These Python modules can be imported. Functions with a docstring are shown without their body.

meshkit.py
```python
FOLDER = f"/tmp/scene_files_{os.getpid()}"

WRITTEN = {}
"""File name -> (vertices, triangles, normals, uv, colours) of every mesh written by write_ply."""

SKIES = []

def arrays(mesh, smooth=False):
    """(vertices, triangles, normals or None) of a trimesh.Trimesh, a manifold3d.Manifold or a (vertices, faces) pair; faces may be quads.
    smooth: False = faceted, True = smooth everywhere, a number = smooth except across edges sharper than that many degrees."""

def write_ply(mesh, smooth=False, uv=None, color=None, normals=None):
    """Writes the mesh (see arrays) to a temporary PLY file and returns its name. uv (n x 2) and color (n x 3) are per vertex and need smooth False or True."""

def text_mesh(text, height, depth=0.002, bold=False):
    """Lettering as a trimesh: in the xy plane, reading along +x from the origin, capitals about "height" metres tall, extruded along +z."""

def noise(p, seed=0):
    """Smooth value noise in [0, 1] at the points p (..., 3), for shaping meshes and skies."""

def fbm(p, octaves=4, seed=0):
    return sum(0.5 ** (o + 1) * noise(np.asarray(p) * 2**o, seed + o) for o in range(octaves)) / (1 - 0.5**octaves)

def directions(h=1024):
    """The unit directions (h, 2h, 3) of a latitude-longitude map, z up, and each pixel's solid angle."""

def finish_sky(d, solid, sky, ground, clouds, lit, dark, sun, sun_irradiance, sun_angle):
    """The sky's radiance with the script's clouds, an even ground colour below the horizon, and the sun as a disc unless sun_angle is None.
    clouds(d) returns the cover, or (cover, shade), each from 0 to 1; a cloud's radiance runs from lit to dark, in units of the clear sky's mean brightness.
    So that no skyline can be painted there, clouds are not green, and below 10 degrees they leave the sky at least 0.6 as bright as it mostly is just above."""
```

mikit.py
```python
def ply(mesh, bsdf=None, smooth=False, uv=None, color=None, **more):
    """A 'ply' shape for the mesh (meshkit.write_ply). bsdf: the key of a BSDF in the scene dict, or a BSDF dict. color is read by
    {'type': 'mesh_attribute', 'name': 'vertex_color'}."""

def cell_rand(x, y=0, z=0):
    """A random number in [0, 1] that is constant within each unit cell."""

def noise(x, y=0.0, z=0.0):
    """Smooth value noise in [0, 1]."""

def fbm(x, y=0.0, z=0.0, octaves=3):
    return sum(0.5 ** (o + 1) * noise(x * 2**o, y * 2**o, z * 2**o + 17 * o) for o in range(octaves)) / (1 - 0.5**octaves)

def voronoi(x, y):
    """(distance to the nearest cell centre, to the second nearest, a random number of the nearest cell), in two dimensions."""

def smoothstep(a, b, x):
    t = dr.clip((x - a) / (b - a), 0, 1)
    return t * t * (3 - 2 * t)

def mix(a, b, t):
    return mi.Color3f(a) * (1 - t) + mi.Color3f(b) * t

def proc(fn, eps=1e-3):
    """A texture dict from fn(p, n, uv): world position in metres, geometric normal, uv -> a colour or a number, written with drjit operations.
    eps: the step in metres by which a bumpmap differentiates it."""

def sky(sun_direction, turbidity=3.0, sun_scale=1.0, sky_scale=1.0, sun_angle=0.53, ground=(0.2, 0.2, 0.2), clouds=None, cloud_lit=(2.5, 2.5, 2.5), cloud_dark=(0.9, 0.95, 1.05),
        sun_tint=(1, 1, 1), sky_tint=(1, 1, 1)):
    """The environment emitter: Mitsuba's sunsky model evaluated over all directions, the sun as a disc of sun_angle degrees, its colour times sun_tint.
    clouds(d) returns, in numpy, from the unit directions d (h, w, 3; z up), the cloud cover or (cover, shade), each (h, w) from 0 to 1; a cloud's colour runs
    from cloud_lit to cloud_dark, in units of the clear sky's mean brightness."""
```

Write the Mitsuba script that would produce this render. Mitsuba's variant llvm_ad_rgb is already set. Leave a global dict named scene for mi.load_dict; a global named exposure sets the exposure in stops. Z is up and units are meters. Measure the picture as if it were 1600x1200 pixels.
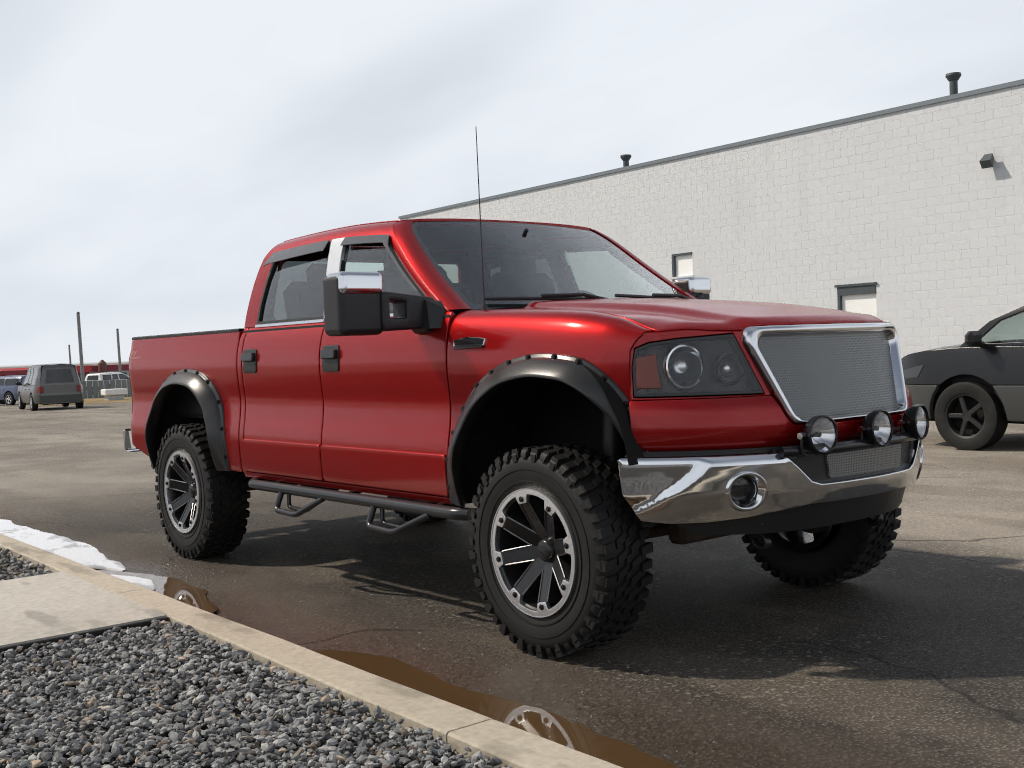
import math, random
import numpy as np, trimesh, manifold3d as m3, shapely, drjit as dr, mitsuba as mi
import mikit, meshkit
from mikit import proc, noise, fbm, voronoi, smoothstep, mix, cell_rand
from scipy.interpolate import PchipInterpolator as PCH
from scipy.spatial import Delaunay, ConvexHull
from shapely.geometry import Polygon, Point, LineString, box as sbox
from shapely import affinity

T = mi.ScalarTransform4f
scene, labels = {}, {}
RNG = np.random.default_rng(7)

# ---------------------------------------------------------------- camera, sky, exposure
EYE = np.array([3.6556, -4.1257, 1.2951])
FW = np.array([-0.77113579, 0.63589651, -0.03138827])
UP = np.array([-0.00014892, 0.04912049, 0.99879285])
scene['camera'] = {'type': 'perspective', 'fov': 2 * math.degrees(math.atan(800 / 1800)), 'fov_axis': 'x', 'near_clip': 0.05, 'far_clip': 8000.0,
                   'to_world': T().look_at(origin=EYE.tolist(), target=(EYE + FW).tolist(), up=UP.tolist())}
exposure = 0.42


def cloud_cover(d):
    az, el = np.arctan2(d[..., 1], d[..., 0]), np.arcsin(np.clip(d[..., 2], -1, 1))
    p = np.stack([d[..., 0] / (d[..., 2] + 0.25) * 1.1, d[..., 1] / (d[..., 2] + 0.25) * 2.4, 0 * az], -1)
    a = meshkit.fbm(p + 3.1, 5, 3)
    b = meshkit.fbm(p * 0.45 + 11.0, 3, 9)
    cover = np.clip(0.90 - 0.72 * np.clip((el - 0.36) / 0.5, 0, 1) + 0.55 * (a - 0.5) + 0.5 * (b - 0.5), 0.06, 0.98)
    cover = np.maximum(cover, np.clip(0.95 - el * 1.6, 0, 0.95))
    shade = np.clip(0.15 + 1.1 * (meshkit.fbm(p * 1.3 + 40.0, 4, 5) - 0.5), 0, 1)
    return cover, shade


scene['sky_light'] = mikit.sky((-0.80, -0.65, 1.0), turbidity=3, sun_scale=2.2, sun_tint=(0.92, 1.0, 1.16), sun_angle=1.6, clouds=cloud_cover, cloud_lit=(7.4, 7.75, 8.2), cloud_dark=(6.4, 6.85, 7.55),
                               ground=(0.16, 0.15, 0.14))

# ---------------------------------------------------------------- helpers


def ref(k):
    return {'type': 'ref', 'id': k}


def put(key, mesh, mat, smooth=False, label=None, cat=None, group=None, kind=None, color=None, **more):
    """one entry of the scene; a key that is taken gets the next number"""
    k, n = key, 0
    while k in scene:
        n += 1
        k = f'{key}_{n:03d}'
    scene[k] = mikit.ply(mesh, mat, smooth=smooth, color=color, **more)
    tag(k, label, cat, group, kind)
    return k


def tag(k, label=None, cat=None, group=None, kind=None):
    e = {a: b for a, b in (('label', label), ('category', cat), ('group', group), ('kind', kind)) if b}
    if e:
        labels[k] = {**labels.get(k, {}), **e}


def fresh(key):
    """a number for a thing or part made of several entries"""
    n, k = 0, key
    while any(s == k or s.startswith(k + '__') for s in scene):
        n += 1
        k = f'{key}_{n:03d}'
    return k


def tm(v, f):
    f = np.asarray(f)
    if f.ndim == 2 and f.shape[1] == 4:
        f = np.vstack([f[:, [0, 1, 2]], f[:, [0, 2, 3]]])
    return trimesh.Trimesh(np.asarray(v, float), f, process=False)


def cat(*ms):
    return trimesh.util.concatenate([m for m in ms if m is not None])


def flip_y(m):
    m = m.copy()
    v = np.array(m.vertices)
    v[:, 1] *= -1
    return tm(v, np.array(m.faces)[:, ::-1])


def moved(m, loc=(0, 0, 0), rz=0.0, rx=0.0, ry=0.0):
    m = m.copy()
    M = trimesh.transformations.euler_matrix(rx, ry, rz)
    M[:3, 3] = loc
    m.apply_transform(M)
    return m


def rbox(c, s, r=0.01):
    """a box with chamfered edges"""
    s = np.asarray(s, float)
    r = min(r, 0.45 * s.min())
    pts = []
    for k in range(3):
        h = s / 2 - r
        h[k] = s[k] / 2
        for a in (-1, 1):
            for b in (-1, 1):
                for d in (-1, 1):
                    pts.append(h * (a, b, d))
    hull = ConvexHull(np.array(pts))
    m = trimesh.Trimesh(np.array(pts), hull.simplices, process=True)
    m.fix_normals()
    m.apply_translation(c)
    return m


def bx(x0, x1, y0, y1, z0, z1, r=0.0):
    if r:
        return rbox(((x0 + x1) / 2, (y0 + y1) / 2, (z0 + z1) / 2), (x1 - x0, y1 - y0, z1 - z0), r)
    m = trimesh.creation.box((x1 - x0, y1 - y0, z1 - z0))
    m.apply_translation(((x0 + x1) / 2, (y0 + y1) / 2, (z0 + z1) / 2))
    return m


def hullm(pts):
    m = trimesh.Trimesh(np.asarray(pts, float), ConvexHull(np.asarray(pts, float)).simplices, process=True)
    m.fix_normals()
    return m


def cyl(a, b, r, n=20, r2=None):
    """capped cylinder or cone from a to b"""
    a, b = np.asarray(a, float), np.asarray(b, float)
    t = (b - a) / np.linalg.norm(b - a)
    u = np.cross(t, [0, 0, 1.0] if abs(t[2]) < 0.9 else [1.0, 0, 0])
    u /= np.linalg.norm(u)
    w = np.cross(t, u)
    th = np.arange(n) * 2 * np.pi / n
    c = np.cos(th)[:, None] * u + np.sin(th)[:, None] * w
    v = np.vstack([a + r * c, b + (r if r2 is None else r2) * c, a, b])
    i = np.arange(n)
    j = (i + 1) % n
    f = np.vstack([np.stack([i, j, j + n], 1), np.stack([i, j + n, i + n], 1), np.stack([j, i, 0 * i + 2 * n], 1), np.stack([i + n, j + n, 0 * i + 2 * n + 1], 1)])
    return tm(v, f)


def tube(path, r, n=12):
    """round bar along a polyline, mitred at its corners, with capped ends"""
    p = np.asarray(path, float)
    r = np.broadcast_to(r, len(p))
    t = np.gradient(p, axis=0)
    seg = np.diff(p, axis=0)
    seg /= np.linalg.norm(seg, axis=1, keepdims=True)
    t[1:-1] = seg[1:] + seg[:-1]
    t[0], t[-1] = seg[0], seg[-1]
    t /= np.linalg.norm(t, axis=1, keepdims=True)
    u = np.cross(t[0], [0.12, 0.31, 0.95])
    u /= np.linalg.norm(u)
    th = np.arange(n) * 2 * np.pi / n
    V = []
    for k in range(len(p)):
        u = u - t[k] * (u @ t[k])
        u /= np.linalg.norm(u)
        w = np.cross(t[k], u)
        V.append(p[k] + r[k] * (np.cos(th)[:, None] * u + np.sin(th)[:, None] * w))
    V = np.vstack(V + [p[:1], p[-1:]])
    F, N = [], len(p)
    i = np.arange(n)
    j = (i + 1) % n
    for k in range(N - 1):
        F += [np.stack([k * n + i, k * n + j, (k + 1) * n + j], 1), np.stack([k * n + i, (k + 1) * n + j, (k + 1) * n + i], 1)]
    F += [np.stack([j, i, 0 * i + N * n], 1), np.stack([(N - 1) * n + i, (N - 1) * n + j, 0 * i + N * n + 1], 1)]
    return tm(V, np.vstack(F))


def bend(path, r=0.04, k=5):
    """rounds a polyline's corners"""
    p = np.asarray(path, float)
    out = [p[0]]
    for a, b, c in zip(p[:-2], p[1:-1], p[2:]):
        u, w = a - b, c - b
        d = min(r, 0.45 * np.linalg.norm(u), 0.45 * np.linalg.norm(w))
        s, e = b + u / np.linalg.norm(u) * d, b + w / np.linalg.norm(w) * d
        for t in np.linspace(0, 1, k):
            out.append((1 - t) ** 2 * s + 2 * t * (1 - t) * b + t * t * e)
    return np.array(out + [p[-1]])


def lathe(prof, n=48, axis='y'):
    """revolves (radius, height) about an axis, closed at radius 0"""
    m = trimesh.creation.revolve(np.asarray(prof, float), sections=n)
    if axis == 'y':
        m.apply_transform(trimesh.transformations.rotation_matrix(-np.pi / 2, [1, 0, 0]))
    if axis == 'x':
        m.apply_transform(trimesh.transformations.rotation_matrix(np.pi / 2, [0, 1, 0]))
    return m


def grid(P, closed_u=False):
    """P (a, b, 3) -> mesh"""
    a, b = P.shape[:2]
    i, j = np.meshgrid(np.arange(a - 1), np.arange(b - 1), indexing='ij')
    q = np.stack([i * b + j, (i + 1) * b + j, (i + 1) * b + j + 1, i * b + j + 1], -1).reshape(-1, 4)
    return tm(P.reshape(-1, 3), q)


def normals(f, u, v, e=1e-4):
    du = f(u + e, v) - f(u - e, v)
    dv = f(u, v + e) - f(u, v - e)
    n = np.cross(du, dv)
    return n / np.maximum(np.linalg.norm(n, axis=1, keepdims=True), 1e-12)


def off(f, d):
    return lambda u, v: f(u, v) + d * normals(f, u, v)


def panel(poly, f, h=0.03, edge=0.004, depth=0.02, closed=False):
    """a sheet-metal panel: the polygon in (u, v), laid on the surface f(u, v), with a rolled edge that turns inwards by depth"""
    out = []
    for g in getattr(poly, 'geoms', [poly]):
        g = g.simplify(1e-4)
        inner = g.buffer(-edge, join_style='round') if edge else g
        for s in getattr(inner, 'geoms', [inner]):
            if s.area < 1e-7:
                continue
            loops = []
            for ring in [s.exterior, *s.interiors]:
                n = max(8, int(ring.length / h))
                c = np.array(shapely.segmentize(ring, h).coords)[:-1]
                loops.append(c)
            x0, y0, x1, y1 = s.bounds
            gx, gy = np.meshgrid(np.arange(x0 + h / 2, x1, h), np.arange(y0 + h / 2, y1, h * 0.95))
            gx = gx + (np.arange(gx.shape[0]) % 2)[:, None] * h / 2
            core = s.buffer(-0.55 * h)
            keep = shapely.contains_xy(core, gx.ravel(), gy.ravel())
            pts = np.vstack(loops + [np.stack([gx.ravel()[keep], gy.ravel()[keep]], 1)])
            tri = Delaunay(pts).simplices
            cen = pts[tri].mean(1)
            tri = tri[shapely.contains_xy(s.buffer(1e-6), cen[:, 0], cen[:, 1])]
            a = pts[tri]
            area = np.cross(a[:, 1] - a[:, 0], a[:, 2] - a[:, 0])
            tri = tri[np.abs(area) > 1e-10]
            area = area[np.abs(area) > 1e-10]
            tri[area < 0] = tri[area < 0][:, ::-1]
            V = [f(pts[:, 0], pts[:, 1])]
            F = [tri]
            nv, start = len(pts), 0
            for k, c in enumerate(loops):
                m = len(c)
                ccw = np.sum(c[:, 0] * np.roll(c[:, 1], -1) - np.roll(c[:, 0], -1) * c[:, 1]) > 0
                tg = np.roll(c, -1, 0) - np.roll(c, 1, 0)
                tg /= np.maximum(np.linalg.norm(tg, axis=1, keepdims=True), 1e-12)
                o = np.stack([tg[:, 1], -tg[:, 0]], 1) * (1 if ccw == (k == 0) else 1)
                if not ccw:
                    o = -o
                if k > 0:
                    o = -o
                if not ccw and k == 0 or (ccw and k > 0):
                    idx = np.arange(start, start + m)[::-1]
                else:
                    idx = np.arange(start, start + m)
                cc = np.vstack([c])[idx - start]
                oo = o[idx - start]
                N = normals(f, cc[:, 0], cc[:, 1])
                rings = [idx]
                steps = [(0.65 * edge, 0.22 * edge), (edge, edge), (edge, depth)] if edge else [(0, depth)]
                for eo, dn in steps:
                    q = cc + oo * eo
                    V.append(f(q[:, 0], q[:, 1]) - N * dn)
                    rings.append(np.arange(nv, nv + m))
                    nv += m
                for ra, rb in zip(rings[:-1], rings[1:]):
                    A, B = ra, np.roll(ra, -1)
                    C, D = np.roll(rb, -1), rb
                    F += [np.stack([A, D, C], 1), np.stack([A, C, B], 1)]
                start += m
            v = np.vstack(V)
            fc = np.vstack(F)
            if closed:
                ne = f(pts[:, 0], pts[:, 1]) - normals(f, pts[:, 0], pts[:, 1]) * depth
                fc = np.vstack([fc, tri[:, ::-1] + len(v)])
                v = np.vstack([v, ne])
            out.append(tm(v, fc))
    return cat(*out)


def slab(poly, z0, z1, top_mat=None):
    """a polygon in (x, y) extruded from z0 to z1"""
    out = []
    for g in getattr(poly, 'geoms', [poly]):
        m = trimesh.creation.extrude_polygon(g, z1 - z0, engine='earcut')
        m.apply_translation((0, 0, z0))
        out.append(m)
    return cat(*out)


def xz_solid(poly, y0, y1):
    """a polygon in (x, z) extruded along y"""
    m = slab(poly, y0, y1)
    v = np.array(m.vertices)
    return tm(np.stack([v[:, 0], v[:, 2], v[:, 1]], 1), np.array(m.faces)[:, ::-1])


def rounded(pts, r):
    p = Polygon(pts)
    return p.buffer(-r).buffer(r, quad_segs=6)


# ---------------------------------------------------------------- materials
def mat(name, **kw):
    two = kw.pop('two', True)
    b = {'type': 'principled', **kw}
    for k, v in list(b.items()):
        if k == 'base_color' and isinstance(v, (tuple, list)):
            b[k] = {'type': 'rgb', 'value': list(v)}
    scene[name] = {'type': 'twosided', 'bsdf': b} if two else b


def pr(f, eps=1e-3):
    return proc(f, eps)


def dust_red(p, n, uv):
    k = smoothstep(0.95, 0.58, p.z) * (0.25 + 0.6 * fbm(p.x * 3, p.y * 3, p.z * 7, 4))
    return mix((0.335, 0.006, 0.008), (0.14, 0.085, 0.06), k * 0.36)


scene['red_paint'] = {'type': 'twosided', 'bsdf': {'type': 'blendbsdf', 'weight': 0.30,
                      'a': {'type': 'roughplastic', 'distribution': 'ggx', 'alpha': 0.014, 'int_ior': 1.55, 'nonlinear': True, 'diffuse_reflectance': pr(dust_red)},
                      'b': {'type': 'principled', 'base_color': {'type': 'rgb', 'value': [0.62, 0.014, 0.014]}, 'metallic': 1.0, 'roughness': 0.36}}}
mat('chrome', base_color=(0.72, 0.73, 0.75), metallic=1.0, roughness=0.07)
mat('machined_alloy', base_color=(0.82, 0.83, 0.85), metallic=1.0, roughness=0.36)
mat('milled_edge', base_color=(0.15, 0.15, 0.155), metallic=1.0, roughness=0.35)
mat('black_gloss', base_color=(0.012, 0.012, 0.013), roughness=0.22, specular=0.5)
mat('black_plastic', base_color=(0.014, 0.014, 0.015), roughness=0.45, specular=0.45)
mat('black_matte', base_color=(0.010, 0.010, 0.010), roughness=0.8, specular=0.2)
mat('flare_plastic', base_color=pr(lambda p, n, uv: mix((0.012, 0.012, 0.013), (0.024, 0.024, 0.023), fbm(p.x * 9, p.y * 9, p.z * 9, 3) ** 2)), roughness=0.34, specular=0.55)
mat('bar_metal', base_color=(0.022, 0.023, 0.026), metallic=0.2, roughness=0.24, specular=0.5)
mat('steel', base_color=(0.30, 0.30, 0.30), metallic=1.0, roughness=0.4)
mat('rusty_steel', base_color=pr(lambda p, n, uv: mix((0.03, 0.025, 0.022), (0.08, 0.055, 0.04), fbm(p.x * 14, p.y * 14, p.z * 14, 3))), roughness=0.7, specular=0.3)
mat('rubber', base_color=pr(lambda p, n, uv: mix((0.006, 0.006, 0.006), (0.017, 0.0155, 0.014), fbm(p.x * 11, p.y * 11, p.z * 11, 4) ** 2)), roughness=0.62, specular=0.35)
mat('interior_grey', base_color=(0.026, 0.027, 0.029), roughness=0.8, specular=0.3)
mat('interior_dark', base_color=(0.02, 0.02, 0.022), roughness=0.8, specular=0.3)
mat('headlight_black', base_color=(0.012, 0.014, 0.019), roughness=0.5, specular=0.3)
mat('amber_plastic', base_color=(0.15, 0.02, 0.007), roughness=0.2, specular=0.6)
mat('privacy_glass', base_color=(0.02, 0.022, 0.025), roughness=0.05, specular=0.6)
mat('red_plastic', base_color=(0.16, 0.006, 0.008), roughness=0.15, specular=0.6)
mat('smoke_acrylic', base_color=(0.06, 0.06, 0.062), roughness=0.06, specular=0.95)
mat('faded_print', base_color=(0.30, 0.12, 0.11), roughness=0.5)
mat('pearl_white', base_color=(0.75, 0.75, 0.76), metallic=0.6, roughness=0.22, clearcoat=1.0, clearcoat_gloss=0.95)
scene['clear_glass'] = {'type': 'thindielectric', 'int_ior': 1.36}
scene['green_glass'] = {'type': 'thindielectric', 'int_ior': 1.52, 'specular_transmittance': {'type': 'rgb', 'value': [0.72, 0.80, 0.76]}}
scene['screen_glass'] = {'type': 'thindielectric', 'int_ior': 1.52, 'specular_transmittance': {'type': 'rgb', 'value': [0.58, 0.66, 0.65]}}
scene['tinted_glass'] = {'type': 'thindielectric', 'int_ior': 1.54, 'specular_transmittance': {'type': 'rgb', 'value': [0.13, 0.14, 0.145]}}
scene['smoke_plastic'] = {'type': 'thindielectric', 'int_ior': 1.75, 'specular_transmittance': {'type': 'rgb', 'value': [0.10, 0.10, 0.11]}}


def mesh_color(p, n, uv):
    a, b = uv.x * 95, uv.y * 95
    ca, cb = dr.abs(a - dr.floor(a) - 0.5), dr.abs(b - dr.floor(b) - 0.5)
    w = dr.maximum(smoothstep(0.20, 0.32, ca), smoothstep(0.20, 0.32, cb))
    return mix((0.05, 0.05, 0.05), (0.20, 0.205, 0.205), w)


mat('wire_mesh', base_color=pr(mesh_color), metallic=0.55, roughness=0.4)


# ground materials -------------------------------------------------
def asphalt_color(p, n, uv):
    big = fbm(p.x * 0.35 + 3, p.y * 0.55 + 9, 0, 4)
    mid = fbm(p.x * 2.3, p.y * 3.1, 5, 4)
    fine = fbm(p.x * 60, p.y * 60, 2, 2)
    far = smoothstep(1.7, 4.2, p.y + 0.35 * big * 4 - 0.10 * p.x) + smoothstep(5, 10, -p.x)  # far zone set to begin where ground turns sunlit beyond the truck's shadow
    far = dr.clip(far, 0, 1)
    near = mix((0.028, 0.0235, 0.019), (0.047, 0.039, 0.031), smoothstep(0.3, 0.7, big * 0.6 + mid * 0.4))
    dry = mix((0.165, 0.148, 0.123), (0.245, 0.219, 0.183), smoothstep(0.3, 0.7, mid * 0.5 + big * 0.5))  # dry dust, lightened further: sunlit glare is put into this colour
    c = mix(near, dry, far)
    # wind-blown dirt and tyre tracks along the drive
    tr = noise(p.y * 2.6 + 0.3 * noise(p.x * 0.4, 2), p.x * 0.12, 7)
    c = c * (0.82 + 0.34 * tr)
    patch = smoothstep(0.56, 0.68, fbm(p.x * 0.9 + 20, p.y * 1.5 + 4, 1, 4))
    c = mix(c, mi.Color3f(0.12, 0.10, 0.076), patch * 0.40)
    # aggregate
    d1, d2, r = voronoi(p.x * 70, p.y * 70)
    stone = smoothstep(0.45, 0.25, d1) * smoothstep(0.35, 0.7, r)
    c = c * (0.72 + 0.45 * fine) + mi.Color3f(0.055, 0.052, 0.046) * stone * (0.4 + r)
    d1, d2, r = voronoi(p.x * 24 + 5, p.y * 24)
    peb = smoothstep(0.30, 0.18, d1) * smoothstep(0.72, 0.8, r) * smoothstep(0.45, 0.6, noise(p.x * 1.3, p.y * 1.7, 3))
    c = c + mi.Color3f(0.09, 0.085, 0.075) * peb
    # sand washed towards the kerb, and dark damp strip beside the water
    damp = smoothstep(-0.75, -1.25, p.y + 0.25 * (mid - 0.5)) * smoothstep(-9, -7, p.x) * smoothstep(4, 2, p.x)
    c = mix(c, mi.Color3f(0.046, 0.034, 0.024) * (0.7 + 0.6 * fine), damp * 0.7)
    # a few meandering cracks
    wx, wy = p.x + 0.35 * (fbm(p.x * 2, p.y * 2, 3, 3) - 0.5), p.y + 0.35 * (fbm(p.x * 2, p.y * 2, 9, 3) - 0.5)
    d1, d2, r = voronoi(wx * 0.28 + 0.4, wy * 0.42 + 0.2)
    crack = smoothstep(0.010, 0.003, d2 - d1) * smoothstep(0.35, 0.55, noise(p.x * 0.7, p.y * 0.7, 12))
    c = c * (1 - 0.6 * crack)
    return c


def asphalt_bump(p, n, uv):
    d1, d2, r = voronoi(p.x * 70, p.y * 70)
    d3, d4, r2 = voronoi(p.x * 27, p.y * 27)
    return 0.0035 * (1 - d1) * r + 0.004 * smoothstep(0.4, 0.1, d3) * r2 + 0.006 * fbm(p.x * 5, p.y * 5, 0, 3)


scene['asphalt'] = {'type': 'bumpmap', 'arbitrary': pr(asphalt_bump, 2e-3), 'scale': 1.0,
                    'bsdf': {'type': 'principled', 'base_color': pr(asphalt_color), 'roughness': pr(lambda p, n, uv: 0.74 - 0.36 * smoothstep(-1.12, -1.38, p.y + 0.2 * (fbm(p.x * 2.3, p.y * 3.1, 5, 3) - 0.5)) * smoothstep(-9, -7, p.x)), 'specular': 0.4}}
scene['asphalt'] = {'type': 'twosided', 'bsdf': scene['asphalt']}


def concrete(c0, c1, sc=1.0):
    def f(p, n, uv):
        a = fbm(p.x * 1.7 * sc, p.y * 1.7 * sc, p.z * 1.7 * sc, 4)
        b = fbm(p.x * 45, p.y * 45, p.z * 45, 2)
        st = smoothstep(0.58, 0.7, fbm(p.x * 3.1, p.y * 7.0, p.z * 3 + 8, 4))
        c = mix(c0, c1, a) * (0.80 + 0.4 * b)
        return c * (1 - 0.28 * st)
    return f


scene['kerb_concrete'] = {'type': 'twosided', 'bsdf': {'type': 'bumpmap', 'arbitrary': pr(lambda p, n, uv: 0.004 * fbm(p.x * 38, p.y * 38, p.z * 38, 3), 2e-3), 'scale': 1.0,
                          'bsdf': {'type': 'principled', 'base_color': pr(concrete((0.32, 0.285, 0.225), (0.46, 0.42, 0.345))), 'roughness': 0.85, 'specular': 0.25}}}
scene['slab_concrete'] = {'type': 'twosided', 'bsdf': {'type': 'bumpmap', 'arbitrary': pr(lambda p, n, uv: 0.0018 * fbm(p.x * 4 + 3, p.y * 60, 0, 3), 2e-3), 'scale': 1.0,
                          'bsdf': {'type': 'principled', 'base_color': pr(concrete((0.36, 0.345, 0.305), (0.47, 0.455, 0.415), 0.7)), 'roughness': 0.85, 'specular': 0.25}}}
mat('bed_soil', base_color=pr(lambda p, n, uv: mix((0.022, 0.021, 0.021), (0.06, 0.056, 0.05), fbm(p.x * 26, p.y * 26, 0, 3))), roughness=0.95, specular=0.1)
scene['gravel_stone'] = {'type': 'twosided', 'bsdf': {'type': 'principled', 'base_color': {'type': 'mesh_attribute', 'name': 'vertex_color'}, 'roughness': 0.75, 'specular': 0.35}}
mat('muddy_water', base_color=pr(lambda p, n, uv: mix((0.060, 0.034, 0.015), (0.088, 0.054, 0.027), fbm(p.x * 1.2, p.y * 3, 0, 3))), roughness=0.035, specular=0.55)
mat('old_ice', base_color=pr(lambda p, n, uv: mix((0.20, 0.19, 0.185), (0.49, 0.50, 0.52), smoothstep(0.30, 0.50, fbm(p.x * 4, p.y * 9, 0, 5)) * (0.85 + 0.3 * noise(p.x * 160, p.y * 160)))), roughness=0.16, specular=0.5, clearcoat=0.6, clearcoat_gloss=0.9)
mat('dry_grass', base_color=pr(lambda p, n, uv: mix((0.16, 0.12, 0.065), (0.26, 0.20, 0.12), fbm(p.x * 0.8, p.y * 0.8, 0, 3))), roughness=0.95, specular=0.1)


def block_color(p, n, uv):
    a = fbm(p.x * 0.35, p.y * 0.35, p.z * 0.9, 4)
    b = fbm(p.x * 30, p.y * 30, p.z * 30, 2)
    run = smoothstep(0.55, 0.8, fbm(p.x * 1.9, p.y * 1.9, p.z * 0.22, 4))
    splash = smoothstep(0.9, 0.05, p.z + 0.5 * fbm(p.x * 2.3, p.y * 2.3, 1, 3))
    c = mix((0.545, 0.567, 0.587), (0.585, 0.607, 0.628), a) * (0.95 + 0.10 * b) * (1 - 0.06 * run)
    return mix(c, (0.36, 0.34, 0.30), 0.45 * splash)


mat('painted_block', base_color=pr(block_color), roughness=0.75, specular=0.3)
mat('painted_joint', base_color=pr(lambda p, n, uv: mix((0.535, 0.557, 0.577), (0.575, 0.597, 0.618), fbm(p.x, p.y, p.z, 3))), roughness=0.85, specular=0.2)
mat('grey_flashing', base_color=(0.17, 0.20, 0.22), roughness=0.4, specular=0.5, metallic=0.3)
mat('dark_trim', base_color=(0.055, 0.068, 0.075), roughness=0.5, specular=0.4)
mat('white_door', base_color=(0.80, 0.81, 0.80), roughness=0.35, specular=0.5)
mat('roof_gravel', base_color=(0.25, 0.24, 0.22), roughness=0.95, specular=0.1)
mat('dark_paint', base_color=(0.008, 0.0085, 0.011), roughness=0.22, specular=0.4, clearcoat=0.3, clearcoat_gloss=0.95)
mat('grey_cladding', base_color=(0.050, 0.054, 0.054), roughness=0.5, specular=0.4)
mat('silver_paint', base_color=(0.10, 0.10, 0.099), metallic=0.5, roughness=0.3, clearcoat=1.0)
mat('blue_paint', base_color=(0.10, 0.12, 0.20), metallic=0.3, roughness=0.3, clearcoat=1.0)
mat('white_paint', base_color=(0.72, 0.72, 0.70), roughness=0.3, clearcoat=1.0)
mat('red_cladding', base_color=(0.40, 0.03, 0.035), roughness=0.5)
mat('dark_red_cladding', base_color=(0.20, 0.025, 0.04), roughness=0.6)
mat('brown_cladding', base_color=(0.13, 0.05, 0.045), roughness=0.7)
mat('grey_cement', base_color=(0.42, 0.43, 0.43), roughness=0.8)
mat('hazy_pole_wood', base_color=(0.24, 0.235, 0.24), roughness=0.9, specular=0.2)  # grey haze of distance is put into this wood colour
mat('fence_metal', base_color=(0.16, 0.185, 0.19), roughness=0.6)

# ---------------------------------------------------------------- ground


def ground_z(x, y):
    z = -0.013 * np.maximum(0, -x - 9) * np.clip((-x - 9) / 6, 0, 1) ** 0.5 * (x < -9)
    return np.where(x < -220, np.interp(x, [-3200, -900, -220], [1.2, -0.5, -2.743]), z)


def kerb_y(x):
    """road edge of the kerb"""
    return -1.735 - 0.0195 * (np.asarray(x) + 5.1)


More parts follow.
